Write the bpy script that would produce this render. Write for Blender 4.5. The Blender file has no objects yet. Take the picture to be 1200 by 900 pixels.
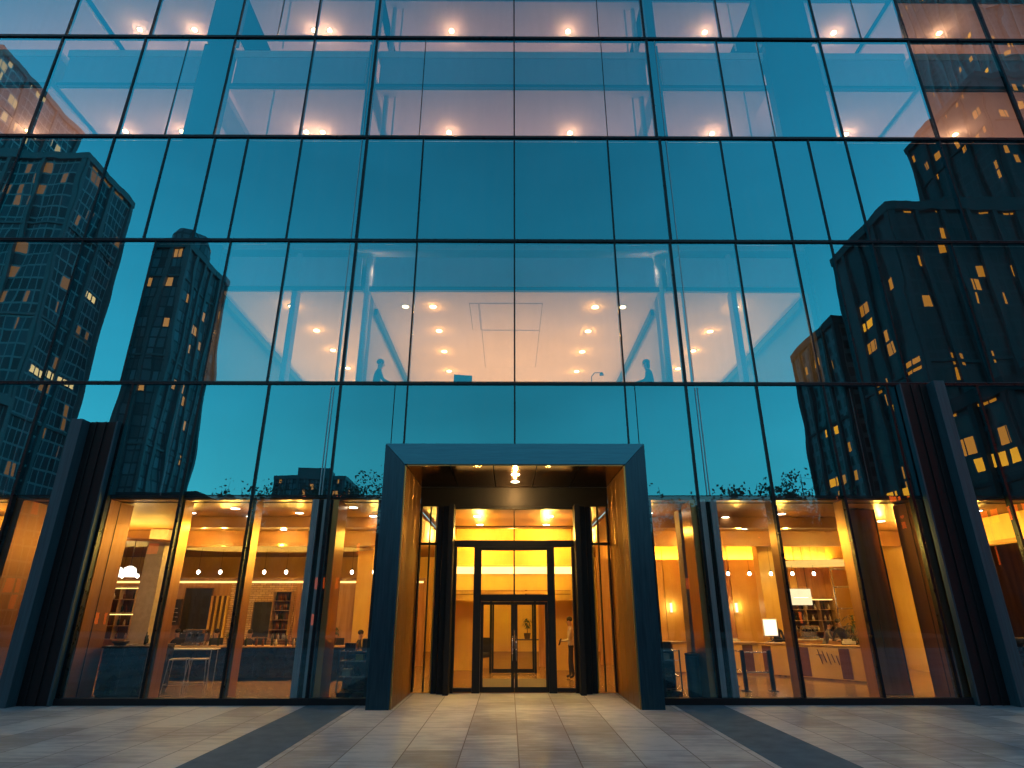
import bpy, bmesh, math, random
from mathutils import Vector, Matrix
random.seed(7)
R = math.radians
sc = bpy.context.scene
col = sc.collection

# ------------------------------------------------------------------ frame of the survey: image point -> world point
SP, CP, F = math.sin(R(20.8)), math.cos(R(20.8)), 696.0
CX, CY, CZ = 603.0, -15.0, 2.0
def W(px, py, Y):
    s = (py - 450) / F; D = Y - CY
    z = (SP - s * CP) * D / (CP + s * SP)
    d = CP * D + SP * z
    return (px - CX) * d / F, z + CZ
def G(px, py, Z=0.0):
    s = (py - 450) / F; z = Z - CZ
    D = z * (CP + s * SP) / (SP - s * CP)
    d = CP * D + SP * z
    return (px - CX) * d / F, D + CY

# ------------------------------------------------------------------ materials
def new_mat(name):
    m = bpy.data.materials.new(name); m.use_nodes = True
    nt = m.node_tree; nt.nodes.clear()
    return m, nt
def N(nt, t, **kw):
    n = nt.nodes.new(t)
    for k, v in kw.items():
        if k.startswith('i_'):
            n.inputs[k[2:].replace('_', ' ')].default_value = v
        else: setattr(n, k, v)
    return n
def L(nt, a, b): nt.links.new(a, b)
def ramp(nt, fac, stops, interp='LINEAR'):
    r = N(nt, 'ShaderNodeValToRGB'); cr = r.color_ramp; cr.interpolation = interp
    while len(cr.elements) < len(stops): cr.elements.new(0.5)
    for e, (p, c) in zip(cr.elements, stops):
        e.position = p; e.color = (*c, 1) if len(c) == 3 else c
    if fac is not None: L(nt, fac, r.inputs[0])
    return r
def mathn(nt, op, a, b=None, c=None):
    n = N(nt, 'ShaderNodeMath', operation=op)
    for i, v in enumerate((a, b, c)):
        if v is None: continue
        if isinstance(v, (int, float)): n.inputs[i].default_value = v
        else: L(nt, v, n.inputs[i])
    return n.outputs[0]
def out(nt, sh):
    o = N(nt, 'ShaderNodeOutputMaterial'); L(nt, sh, o.inputs[0])

def surf(name, c1, c2=None, rough=0.5, metal=0.0, scale=(3, 3, 3), nscale=2.0, rvar=0.12, bump=0.0, spec=0.5, detail=5):
    """Two-tone noise-varied principled surface, object coordinates, stretched by scale."""
    m, nt = new_mat(name)
    if c2 is None: c2 = tuple(v * 0.72 for v in c1)
    tc = N(nt, 'ShaderNodeTexCoord'); mp = N(nt, 'ShaderNodeMapping'); mp.inputs['Scale'].default_value = scale
    L(nt, tc.outputs['Object'], mp.inputs[0])
    no = N(nt, 'ShaderNodeTexNoise', i_Scale=nscale, i_Detail=detail, i_Roughness=0.6)
    L(nt, mp.outputs[0], no.inputs['Vector'])
    r = ramp(nt, no.outputs[0], [(0.3, c2), (0.7, c1)])
    p = N(nt, 'ShaderNodeBsdfPrincipled'); L(nt, r.outputs[0], p.inputs['Base Color'])
    p.inputs['Metallic'].default_value = metal; p.inputs['Specular IOR Level'].default_value = spec
    mr = N(nt, 'ShaderNodeMapRange'); mr.inputs['To Min'].default_value = max(0.02, rough - rvar); mr.inputs['To Max'].default_value = min(1, rough + rvar)
    L(nt, no.outputs[0], mr.inputs[0]); L(nt, mr.outputs[0], p.inputs['Roughness'])
    if bump:
        b = N(nt, 'ShaderNodeBump', i_Strength=bump, i_Distance=0.01); L(nt, no.outputs[0], b.inputs['Height']); L(nt, b.outputs[0], p.inputs['Normal'])
    out(nt, p.outputs[0]); return m
def emis(name, c, s):
    m, nt = new_mat(name)
    tc = N(nt, 'ShaderNodeTexCoord'); no = N(nt, 'ShaderNodeTexNoise', i_Scale=1.5); L(nt, tc.outputs['Object'], no.inputs['Vector'])
    mr = N(nt, 'ShaderNodeMapRange'); mr.inputs['To Min'].default_value = s * 0.8; mr.inputs['To Max'].default_value = s * 1.2; L(nt, no.outputs[0], mr.inputs[0])
    e = N(nt, 'ShaderNodeEmission'); e.inputs[0].default_value = (*c, 1); L(nt, mr.outputs[0], e.inputs[1])
    out(nt, e.outputs[0]); return m

def glass(name, refl, tint_r, tint_t, wave=0.0, rough=0.0):
    m, nt = new_mat(name)
    g = N(nt, 'ShaderNodeBsdfGlossy'); g.inputs['Color'].default_value = (*tint_r, 1); g.inputs['Roughness'].default_value = rough
    t = N(nt, 'ShaderNodeBsdfTransparent'); t.inputs[0].default_value = (*tint_t, 1)
    lw = N(nt, 'ShaderNodeLayerWeight'); lw.inputs[0].default_value = .5; gb = N(nt, 'ShaderNodeNewGeometry')
    f = mathn(nt, 'MULTIPLY_ADD', mathn(nt, 'POWER', lw.outputs['Facing'], 5.0), 0.95 - refl, refl)
    f = mathn(nt, 'MULTIPLY', f, mathn(nt, 'SUBTRACT', 1.0, gb.outputs['Backfacing']))
    mx = N(nt, 'ShaderNodeMixShader'); L(nt, f, mx.inputs[0]); L(nt, t.outputs[0], mx.inputs[1]); L(nt, g.outputs[0], mx.inputs[2])
    if wave:
        ge = N(nt, 'ShaderNodeNewGeometry'); oi = N(nt, 'ShaderNodeObjectInfo')
        # roller-wave: long vertical ripples that differ from pane to pane
        ad = N(nt, 'ShaderNodeVectorMath', operation='SCALE'); cb = N(nt, 'ShaderNodeCombineXYZ')
        L(nt, oi.outputs['Random'], cb.inputs[0]); L(nt, oi.outputs['Random'], cb.inputs[2]); L(nt, cb.outputs[0], ad.inputs[0]); ad.inputs['Scale'].default_value = 37.0
        a2 = N(nt, 'ShaderNodeVectorMath', operation='ADD'); L(nt, ge.outputs['Position'], a2.inputs[0]); L(nt, ad.outputs[0], a2.inputs[1])
        mp = N(nt, 'ShaderNodeMapping'); mp.inputs['Scale'].default_value = (0.75, 1, 0.28); L(nt, a2.outputs[0], mp.inputs[0])
        no = N(nt, 'ShaderNodeTexNoise', i_Scale=1.0, i_Detail=1.5, i_Roughness=0.45); L(nt, mp.outputs[0], no.inputs['Vector'])
        b = N(nt, 'ShaderNodeBump', i_Strength=1.0, i_Distance=wave); L(nt, no.outputs[0], b.inputs['Height'])
        L(nt, b.outputs[0], g.inputs['Normal'])
    if wave:      # faint dust and wipe marks on the outer face
        mp2 = N(nt, 'ShaderNodeMapping'); mp2.inputs['Scale'].default_value = (2.2, 1, 0.22); L(nt, a2.outputs[0], mp2.inputs[0])
        sm = N(nt, 'ShaderNodeTexNoise', i_Scale=1.6, i_Detail=8, i_Roughness=0.7); L(nt, mp2.outputs[0], sm.inputs['Vector'])
        mr = N(nt, 'ShaderNodeMapRange'); mr.inputs['From Min'].default_value = .45; mr.inputs['From Max'].default_value = .8; mr.inputs['To Max'].default_value = 0.03; L(nt, sm.outputs[0], mr.inputs[0])
        df = N(nt, 'ShaderNodeBsdfDiffuse'); df.inputs[0].default_value = (.5, .6, .65, 1); m2 = N(nt, 'ShaderNodeMixShader')
        L(nt, mr.outputs[0], m2.inputs[0]); L(nt, mx.outputs[0], m2.inputs[1]); L(nt, df.outputs[0], m2.inputs[2]); mx = m2
    out(nt, mx.outputs[0]); return m

M = {}
M['glass'] = glass('facade_glass', 0.44, (0.10, 0.79, 1.0), (0.93, 0.92, 0.92), wave=0.005)
M['vision'] = glass('lobby_glass', 0.12, (0.35, 0.85, 1.0), (0.94, 0.94, 0.93), wave=0.005)
M['clear'] = glass('clear_glass', 0.02, (0.8, 0.9, 1.0), (0.95, 0.97, 0.97))
M['black'] = surf('black_metal', (0.008, 0.012, 0.016), rough=0.5, metal=0.0, spec=0.25)
M['mullion'] = surf('dark_anodised', (0.010, 0.022, 0.030), rough=0.3, metal=0.7)
M['spandrel'] = surf('spandrel_back', (0.010, 0.022, 0.030), (0.006, 0.014, 0.02), rough=0.6, scale=(.3, .3, .3))
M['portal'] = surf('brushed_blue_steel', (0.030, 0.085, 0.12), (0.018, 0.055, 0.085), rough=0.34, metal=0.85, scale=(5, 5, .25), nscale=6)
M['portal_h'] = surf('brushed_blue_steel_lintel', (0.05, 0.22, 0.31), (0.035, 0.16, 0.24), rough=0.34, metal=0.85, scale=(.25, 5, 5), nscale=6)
M['steel'] = surf('blue_grey_steel', (0.025, 0.085, 0.12), (0.014, 0.05, 0.075), rough=0.5, metal=0.35, scale=(6, 6, .2), nscale=5)
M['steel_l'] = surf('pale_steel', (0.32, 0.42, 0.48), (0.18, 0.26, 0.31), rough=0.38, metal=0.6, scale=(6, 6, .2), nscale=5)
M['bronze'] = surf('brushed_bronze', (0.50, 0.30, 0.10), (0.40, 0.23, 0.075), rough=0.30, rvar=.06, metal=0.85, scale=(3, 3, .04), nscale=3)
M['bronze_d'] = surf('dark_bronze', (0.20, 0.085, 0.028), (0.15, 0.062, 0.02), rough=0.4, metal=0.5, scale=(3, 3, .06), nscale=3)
M['soffit'] = surf('bronze_soffit', (0.30, 0.16, 0.06), (0.18, 0.09, 0.03), rough=0.17, rvar=.05, metal=1.0, scale=(1.4, .15, 1), nscale=1.5)
M['lobby_ceiling'] = surf('lobby_ceiling_wood', (0.30, 0.145, 0.055), (0.22, 0.10, 0.035), rough=0.35, scale=(.25, 1.2, 1), nscale=1.6)
M['lobby_floor'] = surf('lobby_floor_stone', (0.36, 0.22, 0.10), (0.32, 0.19, 0.085), rough=0.22, rvar=.05, scale=(.8, .8, 1))
M['gold'] = surf('golden_stone', (0.86, 0.57, 0.14), (0.66, 0.39, 0.08), rough=0.5, scale=(.7, .7, .35), nscale=1.2)
M['wood'] = surf('warm_panel', (0.55, 0.30, 0.12), (0.36, 0.18, 0.06), rough=0.45, scale=(4, 4, .3), nscale=2)
M['wood_d'] = surf('dark_wood', (0.14, 0.07, 0.03), (0.06, 0.03, 0.015), rough=0.45, scale=(4, 4, .4))
M['white'] = surf('white_plaster', (0.78, 0.74, 0.70), (0.70, 0.66, 0.62), rough=0.7, scale=(.4, .4, .4))
M['office_ceiling'] = surf('office_ceiling', (0.80, 0.76, 0.72), (0.74, 0.70, 0.66), rough=0.75, scale=(.3, .3, .3))
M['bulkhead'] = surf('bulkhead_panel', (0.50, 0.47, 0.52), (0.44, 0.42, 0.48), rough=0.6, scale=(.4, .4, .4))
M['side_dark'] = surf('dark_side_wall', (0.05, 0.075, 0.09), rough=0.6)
M['grey'] = surf('grey_column', (0.42, 0.36, 0.32), (0.32, 0.27, 0.24), rough=0.55)
M['dark'] = surf('dark_counter', (0.009, 0.013, 0.019), (0.005, 0.007, 0.011), rough=0.28)
M['shelf'] = surf('shelf_wood', (0.50, 0.33, 0.16), (0.36, 0.22, 0.1), rough=0.5)
M['bottle_a'] = surf('amber_bottle', (0.22, 0.07, 0.015), rough=0.15)
M['bottle_b'] = surf('dark_bottle', (0.02, 0.035, 0.02), rough=0.12)
M['bottle_c'] = surf('pale_bottle', (0.62, 0.5, 0.35), rough=0.2)
M['wire'] = surf('pale_wire', (0.55, 0.50, 0.45), rough=0.35, metal=0.5)
M['chrome'] = surf('satin_chrome', (0.6, 0.6, 0.6), (0.45, 0.45, 0.45), rough=0.25, metal=1.0)
M['board'] = surf('menu_board', (0.018, 0.02, 0.024), rough=0.5)
M['chalk'] = surf('chalk', (0.7, 0.65, 0.55), rough=0.8)
M['skin'] = surf('skin', (0.48, 0.27, 0.17), (0.42, 0.22, 0.13), rough=0.55)
M['hair'] = surf('hair', (0.015, 0.010, 0.008), rough=0.5)
M['cloth_dark'] = surf('dark_cloth', (0.018, 0.018, 0.024), rough=0.85)
M['cloth_white'] = surf('white_cloth', (0.62, 0.52, 0.42), rough=0.85)
M['cloth_grey'] = surf('grey_cloth', (0.12, 0.11, 0.11), rough=0.85)
M['leafy'] = surf('house_plant', (0.05, 0.08, 0.025), (0.02, 0.035, 0.012), rough=0.5)
M['pot'] = surf('clay_pot', (0.10, 0.07, 0.05), rough=0.6)
M['lamp'] = emis('lamp_warm', (1.0, 0.90, 0.72), 18)
M['lamp_office'] = emis('lamp_office', (1.0, 0.72, 0.34), 14)
M['lamp_soft'] = emis('cove_or_added_strip', (1.0, 0.62, 0.18), 3.2)
M['disc'] = emis('lit_ceiling_disc', (1.0, 0.60, 0.14), 1.3)
M['screen'] = emis('screen_white', (1.0, 0.86, 0.62), 2.2)
M['lightbox'] = emis('lightbox', (1.0, 0.80, 0.45), 1.5)
M['pendant'] = emis('pendant_glow', (1.0, 0.92, 0.78), 3.0)

def paving_mat():
    m, nt = new_mat('plaza_paving')
    ge = N(nt, 'ShaderNodeNewGeometry'); mp = N(nt, 'ShaderNodeMapping'); mp.inputs['Rotation'].default_value = (0, 0, R(90)); mp.inputs['Location'].default_value = (0.4, 0, 0)
    L(nt, ge.outputs['Position'], mp.inputs[0])
    br = N(nt, 'ShaderNodeTexBrick', i_Scale=1.0); br.offset = 0.37; br.inputs['Brick Width'].default_value = 1.9; br.inputs['Row Height'].default_value = 0.86
    br.inputs['Mortar Size'].default_value = 0.009; br.inputs['Mortar Smooth'].default_value = 0.2
    br.inputs['Color1'].default_value = (0.0, 0, 0, 1); br.inputs['Color2'].default_value = (1, 1, 1, 1); br.inputs['Mortar'].default_value = (0.5, .5, .5, 1)
    L(nt, mp.outputs[0], br.inputs['Vector'])
    big = N(nt, 'ShaderNodeTexNoise', i_Scale=0.55, i_Detail=6, i_Roughness=0.6); L(nt, ge.outputs['Position'], big.inputs['Vector'])
    mp2 = N(nt, 'ShaderNodeMapping'); mp2.inputs['Scale'].default_value = (1.2, 5.5, 1); L(nt, ge.outputs['Position'], mp2.inputs[0])
    st = N(nt, 'ShaderNodeTexNoise', i_Scale=1.3, i_Detail=7, i_Roughness=0.65); L(nt, mp2.outputs[0], st.inputs['Vector'])
    fine = N(nt, 'ShaderNodeTexNoise', i_Scale=60, i_Detail=3); L(nt, ge.outputs['Position'], fine.inputs['Vector'])
    c = mathn(nt, 'MULTIPLY_ADD', big.outputs[0], 0.95, -0.16)
    c = mathn(nt, 'MULTIPLY_ADD', st.outputs[0], 1.15, mathn(nt, 'SUBTRACT', c, 0.22))
    c = mathn(nt, 'MULTIPLY_ADD', br.outputs['Color'], 0.26, c)
    c = mathn(nt, 'MULTIPLY_ADD', fine.outputs[0], 0.12, c)
    r = ramp(nt, c, [(0.45, (0.058, 0.078, 0.098)), (0.75, (0.16, 0.195, 0.23)), (1.0, (0.31, 0.35, 0.39))])
    spots = N(nt, 'ShaderNodeTexVoronoi', i_Scale=1.1); L(nt, ge.outputs['Position'], spots.inputs['Vector'])
    sp = ramp(nt, spots.outputs['Distance'], [(0.015, (0.15, .15, .15)), (0.03, (1, 1, 1))])
    mx = N(nt, 'ShaderNodeMix', data_type='RGBA', blend_type='MULTIPLY'); mx.inputs[0].default_value = 0.7
    L(nt, r.outputs[0], mx.inputs[6]); L(nt, sp.outputs[0], mx.inputs[7])
    mj = N(nt, 'ShaderNodeMix', data_type='RGBA'); L(nt, br.outputs['Fac'], mj.inputs[0]); L(nt, mx.outputs[2], mj.inputs[6]); mj.inputs[7].default_value = (0.045, 0.045, 0.045, 1)
    p = N(nt, 'ShaderNodeBsdfPrincipled'); L(nt, mj.outputs[2], p.inputs['Base Color'])
    rr = N(nt, 'ShaderNodeMapRange'); rr.inputs['From Min'].default_value = .3; rr.inputs['From Max'].default_value = .7; rr.inputs['To Min'].default_value = 0.42; rr.inputs['To Max'].default_value = 0.7
    L(nt, st.outputs[0], rr.inputs[0]); L(nt, rr.outputs[0], p.inputs['Roughness'])
    hgt = mathn(nt, 'MULTIPLY_ADD', br.outputs['Fac'], -1.0, fine.outputs[0])
    b = N(nt, 'ShaderNodeBump', i_Strength=0.25, i_Distance=0.01); L(nt, hgt, b.inputs['Height']); L(nt, b.outputs[0], p.inputs['Normal'])
    out(nt, p.outputs[0]); return m
M['paving'] = paving_mat()
M['band'] = surf('dark_granite', (0.085, 0.14, 0.18), (0.05, 0.09, 0.12), rough=0.8, spec=0.1, scale=(1, 1, 1), nscale=3)
M['asphalt'] = surf('asphalt', (0.055, 0.055, 0.058), (0.035, 0.035, 0.037), rough=0.85, scale=(1, 1, 1), nscale=6)
M['kerb'] = surf('kerb_stone', (0.25, 0.25, 0.24), rough=0.8)
M['bark'] = surf('bark', (0.05, 0.035, 0.025), rough=0.9)
M['leaf'] = surf('leaf', (0.035, 0.055, 0.02), (0.015, 0.028, 0.01), rough=0.6, nscale=8)

def tower_mat(name, frame, pane, cx, cz, lit=0.05, litcol=(1, .055, .003), litpow=6, fw=0.14, fh=0.22, cluster=0.5):
    """window grid in metres: cells cx wide, cz high; a share of the cells is lit"""
    m, nt = new_mat(name)
    ge = N(nt, 'ShaderNodeNewGeometry'); sx = N(nt, 'ShaderNodeSeparateXYZ'); L(nt, ge.outputs['Position'], sx.inputs[0])
    sn = N(nt, 'ShaderNodeSeparateXYZ'); L(nt, ge.outputs['Normal'], sn.inputs[0])
    isx = mathn(nt, 'GREATER_THAN', mathn(nt, 'ABSOLUTE', sn.outputs[0]), 0.6)
    h = mathn(nt, 'ADD', mathn(nt, 'MULTIPLY', sx.outputs[1], isx), mathn(nt, 'MULTIPLY', sx.outputs[0], mathn(nt, 'SUBTRACT', 1.0, isx)))
    u = mathn(nt, 'DIVIDE', h, cx); v = mathn(nt, 'DIVIDE', sx.outputs[2], cz)
    fu, fv = mathn(nt, 'FRACT', u), mathn(nt, 'FRACT', v); iu, iv = mathn(nt, 'FLOOR', u), mathn(nt, 'FLOOR', v)
    inside = mathn(nt, 'MULTIPLY', mathn(nt, 'GREATER_THAN', fu, fw), mathn(nt, 'GREATER_THAN', fv, fh))
    cb = N(nt, 'ShaderNodeCombineXYZ'); L(nt, iu, cb.inputs[0]); L(nt, iv, cb.inputs[1]); L(nt, isx, cb.inputs[2])
    wn = N(nt, 'ShaderNodeTexWhiteNoise'); L(nt, cb.outputs[0], wn.inputs['Vector'])
    cb2 = N(nt, 'ShaderNodeCombineXYZ'); L(nt, mathn(nt, 'MULTIPLY', u, 0.13), cb2.inputs[0]); L(nt, mathn(nt, 'MULTIPLY', iv, 0.83), cb2.inputs[1])
    cl = N(nt, 'ShaderNodeTexNoise', i_Scale=1.0, i_Detail=1); L(nt, cb2.outputs[0], cl.inputs['Vector'])
    score = mathn(nt, 'ADD', mathn(nt, 'MULTIPLY', wn.outputs['Value'], 1 - cluster), mathn(nt, 'MULTIPLY', cl.outputs[0], cluster * 1.6))
    on = mathn(nt, 'GREATER_THAN', score, 1.0 - cluster * 0.2 - lit)
    on = mathn(nt, 'MULTIPLY', on, inside)
    wv = N(nt, 'ShaderNodeMix', data_type='RGBA'); L(nt, wn.outputs['Value'], wv.inputs[0]); wv.inputs[6].default_value = (*[c * .45 for c in pane], 1); wv.inputs[7].default_value = (*[c * 1.7 for c in pane], 1)
    mx = N(nt, 'ShaderNodeMix', data_type='RGBA'); L(nt, inside, mx.inputs[0]); mx.inputs[6].default_value = (*frame, 1); L(nt, wv.outputs[2], mx.inputs[7])
    p = N(nt, 'ShaderNodeBsdfPrincipled'); L(nt, mx.outputs[2], p.inputs['Base Color'])
    p.inputs['Specular IOR Level'].default_value = 0.2
    L(nt, mathn(nt, 'MULTIPLY_ADD', inside, -0.3, 0.6), p.inputs['Roughness'])
    p.inputs['Emission Color'].default_value = (*litcol, 1)
    L(nt, mathn(nt, 'MULTIPLY', on, mathn(nt, 'MULTIPLY_ADD', wn.outputs['Value'], litpow, litpow * 0.2)), p.inputs['Emission Strength'])
    out(nt, p.outputs[0]); return m

# ------------------------------------------------------------------ mesh builder
class MB:
    def __init__(s): s.bm = bmesh.new()
    def box(s, x0, x1, y0, y1, z0, z1, rz=0, c=None):
        x0, x1 = min(x0, x1), max(x0, x1); y0, y1 = min(y0, y1), max(y0, y1); z0, z1 = min(z0, z1), max(z0, z1)
        v = [s.bm.verts.new((x, y, z)) for x in (x0, x1) for y in (y0, y1) for z in (z0, z1)]
        for f in ((0, 1, 3, 2), (4, 6, 7, 5), (0, 4, 5, 1), (2, 3, 7, 6), (0, 2, 6, 4), (1, 5, 7, 3)): s.bm.faces.new([v[i] for i in f])
        if rz:
            cc = Vector(c) if c else Vector(((x0 + x1) / 2, (y0 + y1) / 2, 0))
            bmesh.ops.rotate(s.bm, verts=v, cent=cc, matrix=Matrix.Rotation(rz, 3, 'Z'))
        return s
    def poly(s, pts, y0, y1):
        """prism in XZ extruded along Y"""
        a = [s.bm.verts.new((x, y0, z)) for x, z in pts]; b = [s.bm.verts.new((x, y1, z)) for x, z in pts]
        s.bm.faces.new(a[::-1]); s.bm.faces.new(b)
        n = len(pts)
        for i in range(n): s.bm.faces.new((a[i], a[(i + 1) % n], b[(i + 1) % n], b[i]))
        return s
    def tube(s, p, q, r, r2=None, seg=10, cap=True):
        p, q = Vector(p), Vector(q); r2 = r if r2 is None else r2
        d = (q - p); 
        if d.length < 1e-6: return s
        d.normalize(); u = d.orthogonal().normalized(); w = d.cross(u)
        A = [s.bm.verts.new(p + (u * math.cos(t) + w * math.sin(t)) * r) for t in [2 * math.pi * i / seg for i in range(seg)]]
        B = [s.bm.verts.new(q + (u * math.cos(t) + w * math.sin(t)) * r2) for t in [2 * math.pi * i / seg for i in range(seg)]]
        for i in range(seg): s.bm.faces.new((A[i], A[(i + 1) % seg], B[(i + 1) % seg], B[i]))
        if cap: s.bm.faces.new(A[::-1]); s.bm.faces.new(B)
        return s
    def lathe(s, prof, c=(0, 0, 0), seg=20, sx=1, sy=1):
        rings = []
        for r, z in prof:
            rings.append([s.bm.verts.new((c[0] + r * sx * math.cos(2 * math.pi * i / seg), c[1] + r * sy * math.sin(2 * math.pi * i / seg), c[2] + z)) for i in range(seg)])
        for a, b in zip(rings, rings[1:]):
            for i in range(seg): s.bm.faces.new((a[i], a[(i + 1) % seg], b[(i + 1) % seg], b[i]))
        if prof[0][0] > 1e-4: s.bm.faces.new(rings[0][::-1])
        if prof[-1][0] > 1e-4: s.bm.faces.new(rings[-1])
        return s
    def ell(s, c, r, seg=14, ring=9):
        pr = [(math.sin(math.pi * (i / ring)), -math.cos(math.pi * (i / ring))) for i in range(ring + 1)]
        rings = []
        for a, z in pr:
            a = max(a, 0.002)
            rings.append([s.bm.verts.new((c[0] + r[0] * a * math.cos(2 * math.pi * i / seg), c[1] + r[1] * a * math.sin(2 * math.pi * i / seg), c[2] + r[2] * z)) for i in range(seg)])
        for a, b in zip(rings, rings[1:]):
            for i in range(seg): s.bm.faces.new((a[i], a[(i + 1) % seg], b[(i + 1) % seg], b[i]))
        return s
    def build(s, name, mat, parent=None, bevel=0.0, smooth=False):
        me = bpy.data.meshes.new(name)
        if bevel:
            bmesh.ops.bevel(s.bm, geom=list(s.bm.edges), offset=bevel, segments=1, affect='EDGES', clamp_overlap=True)
        bmesh.ops.recalc_face_normals(s.bm, faces=s.bm.faces)
        if smooth:
            for f in s.bm.faces: f.smooth = True
        s.bm.to_mesh(me); s.bm.free()
        for mt in (mat if isinstance(mat, (list, tuple)) else [mat]): me.materials.append(mt)
        o = bpy.data.objects.new(name, me); col.objects.link(o)
        if parent: o.parent = parent
        return o
def tag(o, label=None, cat=None, group=None, kind=None):
    if label: o['label'] = label
    if cat: o['category'] = cat
    if group: o['group'] = group
    if kind: o['kind'] = kind
    return o
def thing(name, label, cat, loc=(0, 0, 0), rz=0, group=None, kind=None):
    o = bpy.data.objects.new(name, None); col.objects.link(o); o.location = loc; o.rotation_euler = (0, 0, rz)
    o.empty_display_size = 0.2
    return tag(o, label, cat, group, kind)
def copy_tree(o, parent=None):
    c = o.copy(); col.objects.link(c); c.parent = parent
    for ch in list(o.children): copy_tree(ch, c)
    return c
def light(kind, loc, energy, color, size=0.1, size_y=None, rot=(0, 0, 0), parent=None, spot=None, blend=0.6):
    d = bpy.data.lights.new('lamp_or_fill', kind); d.energy = energy; d.color = color
    if kind == 'AREA':
        d.size = size
        if size_y: d.shape = 'RECTANGLE'; d.size_y = size_y
    elif kind in ('POINT', 'SPOT'):
        d.shadow_soft_size = size
        if spot: d.spot_size = spot; d.spot_blend = blend
    o = bpy.data.objects.new('lamp_or_fill', d); col.objects.link(o); o.location = loc; o.rotation_euler = rot
    if parent: o.parent = parent
    return o
AMB = (1.0, 0.56, 0.085)      # lobby light
OFF = (1.0, 0.44, 0.08)      # office light

# ================================================================== SETTING
g = MB(); g.box(-700, 700, -900, 400, -0.4, -0.15); tag(g.build('ground', M['asphalt']), kind='structure')
g = MB(); g.box(-45, 45, -21, 1.0, -0.3, 0.0); g.box(-2.7, 2.7, 1.001, 2.05, -.3, 0.0); tag(g.build('plaza_paving', M['paving']), kind='structure')
for s in (-1, 1):
    g = MB(); g.box(s * 3.55, s * 4.65, -21, -0.02, -0.1, 0.004); tag(g.build('dark_paving_band', M['band']), kind='structure')
g = MB(); g.box(-45, 45, -21.3, -21, -0.3, 0.0); tag(g.build('kerb', M['kerb']), kind='structure')
g = MB(); g.box(-700, 700, -34, -21.3, -0.2, -0.14); tag(g.build('road', M['asphalt']), kind='structure')
g = MB(); g.box(-300, 300, -46, -34, -0.2, 0.0); tag(g.build('far_pavement', M['kerb']), kind='structure')

# ================================================================== OFFICE BUILDING
B = thing('office_building', 'glass curtain wall office building with warmly lit lobby, lit upper floors and steel entrance portal', 'building')
ZR = [0.14, 7.70, 12.23, 16.13, 20.50, 25.0]          # transom heights
XR = [
    [-22, -18.6, -15.6, -12.6, -10.25, -8.38, -6.60, -4.68, -3.22, 3.24, 4.62, 6.53, 8.33, 10.05, 12.5, 15.6, 18.6, 22],
    [-22, -18.6, -15.6, -12.75, -10.6, -8.4, -6.68, -4.68, -2.88, 0, 2.97, 4.62, 6.57, 8.3, 9.42, 10.65, 13.0, 15.6, 18.6, 22],
    [-22, -18.6, -15.6, -12.75, -11.0, -9.55, -8.5, -6.78, -4.70, -2.9, 0, 2.98, 4.66, 6.6, 8.3, 9.42, 10.62, 13.65, 16.6, 22],
    [-22, -18.6, -15.55, -12.7, -9.62, -6.88, -4.73, 0, 4.58, 7.0, 10.6, 13.68, 16.6, 22],
    [-22, -18.6, -15.5, -12.6, -9.6, -6.9, -4.77, 0, 4.53, 7.2, 10.6, 13.7, 16.6, 22]]
THIN = [[], [], [], [-3.05, 3.0, -11.2, 8.4], [-8.2, 2.95, 12.1]]
rp = random.Random(3)
for r in range(5):
    z0, z1 = ZR[r], ZR[r + 1]
    xs = XR[r]
    for i, (a, b) in enumerate(zip(xs, xs[1:])):
        if r == 0 and a < -3 and b > 3:
            for c, d in ((-3.22, -2.88), (-2.88, 0), (0, 2.97), (2.97, 3.24)):
                g = MB(); g.box(c + .012, d - .012, 0, 0.02, 5.86, z1 - .04); o = g.build('glass_pane', M['glass'], B)
                o.rotation_euler = (0, 0, 0)
            continue
        lo = z0
        if r == 0:
            g = MB(); w, h = (b - a) / 2 - .012, (4.675 - lo) / 2
            g.box(-w, w, 0, 0.02, -h, h); o = g.build('glass_pane', M['vision'], B); o.location = ((a + b) / 2, 0, (4.675 + lo) / 2)
            o.rotation_euler = (R(rp.uniform(-.03, .03)), 0, R(rp.uniform(-.05, .05)))
            lo = 4.68
        g = MB(); w, h = (b - a) / 2 - .012, (z1 - lo) / 2 - .018
        g.box(-w, w, 0, 0.02, -h, h); o = g.build('glass_pane', M['glass'], B)
        o.location = ((a + b) / 2, 0, (z1 + lo) / 2)
        o.rotation_euler = (R(rp.uniform(-.13, .13)), 0, R(rp.uniform(-.16, .16)))
    for x in xs:
        if r == 0 and abs(x) < 3.3: continue
        main = abs(abs(x) - 4.68) < .15
        wd = 0.040 if main else 0.024
        if r == 0: wd = 0.033
        if x == 0: wd = .022
        g = MB(); g.box(x - wd, x + wd, -0.035, 0.11, z0, z1 - .035); g.build('mullion', M['mullion'], B)
    for x in THIN[r]:
        g = MB(); g.box(x - .012, x + .012, -0.012, 0.06, z0 + .02, z1 - .04); g.build('mullion', M['mullion'], B)
for x in (-2.88, 0, 2.97):
    g = MB(); g.box(x - .022, x + .022, -0.03, 0.1, 5.86, 7.66); g.build('mullion', M['mullion'], B)
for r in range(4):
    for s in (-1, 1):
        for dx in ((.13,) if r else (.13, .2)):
            g = MB(); g.box(s * (4.72 + dx), s * (4.735 + dx), -.03, -.004, ZR[r] + .1, ZR[r + 1] - .1) if r else g.box(s * (4.72 + dx), s * (4.735 + dx), -.03, -.004, 4.7, 7.6); g.build('highlight_strip', M['steel_l'], B)  # pale strips as painted highlights, bright streaks beside the main mullions
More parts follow.
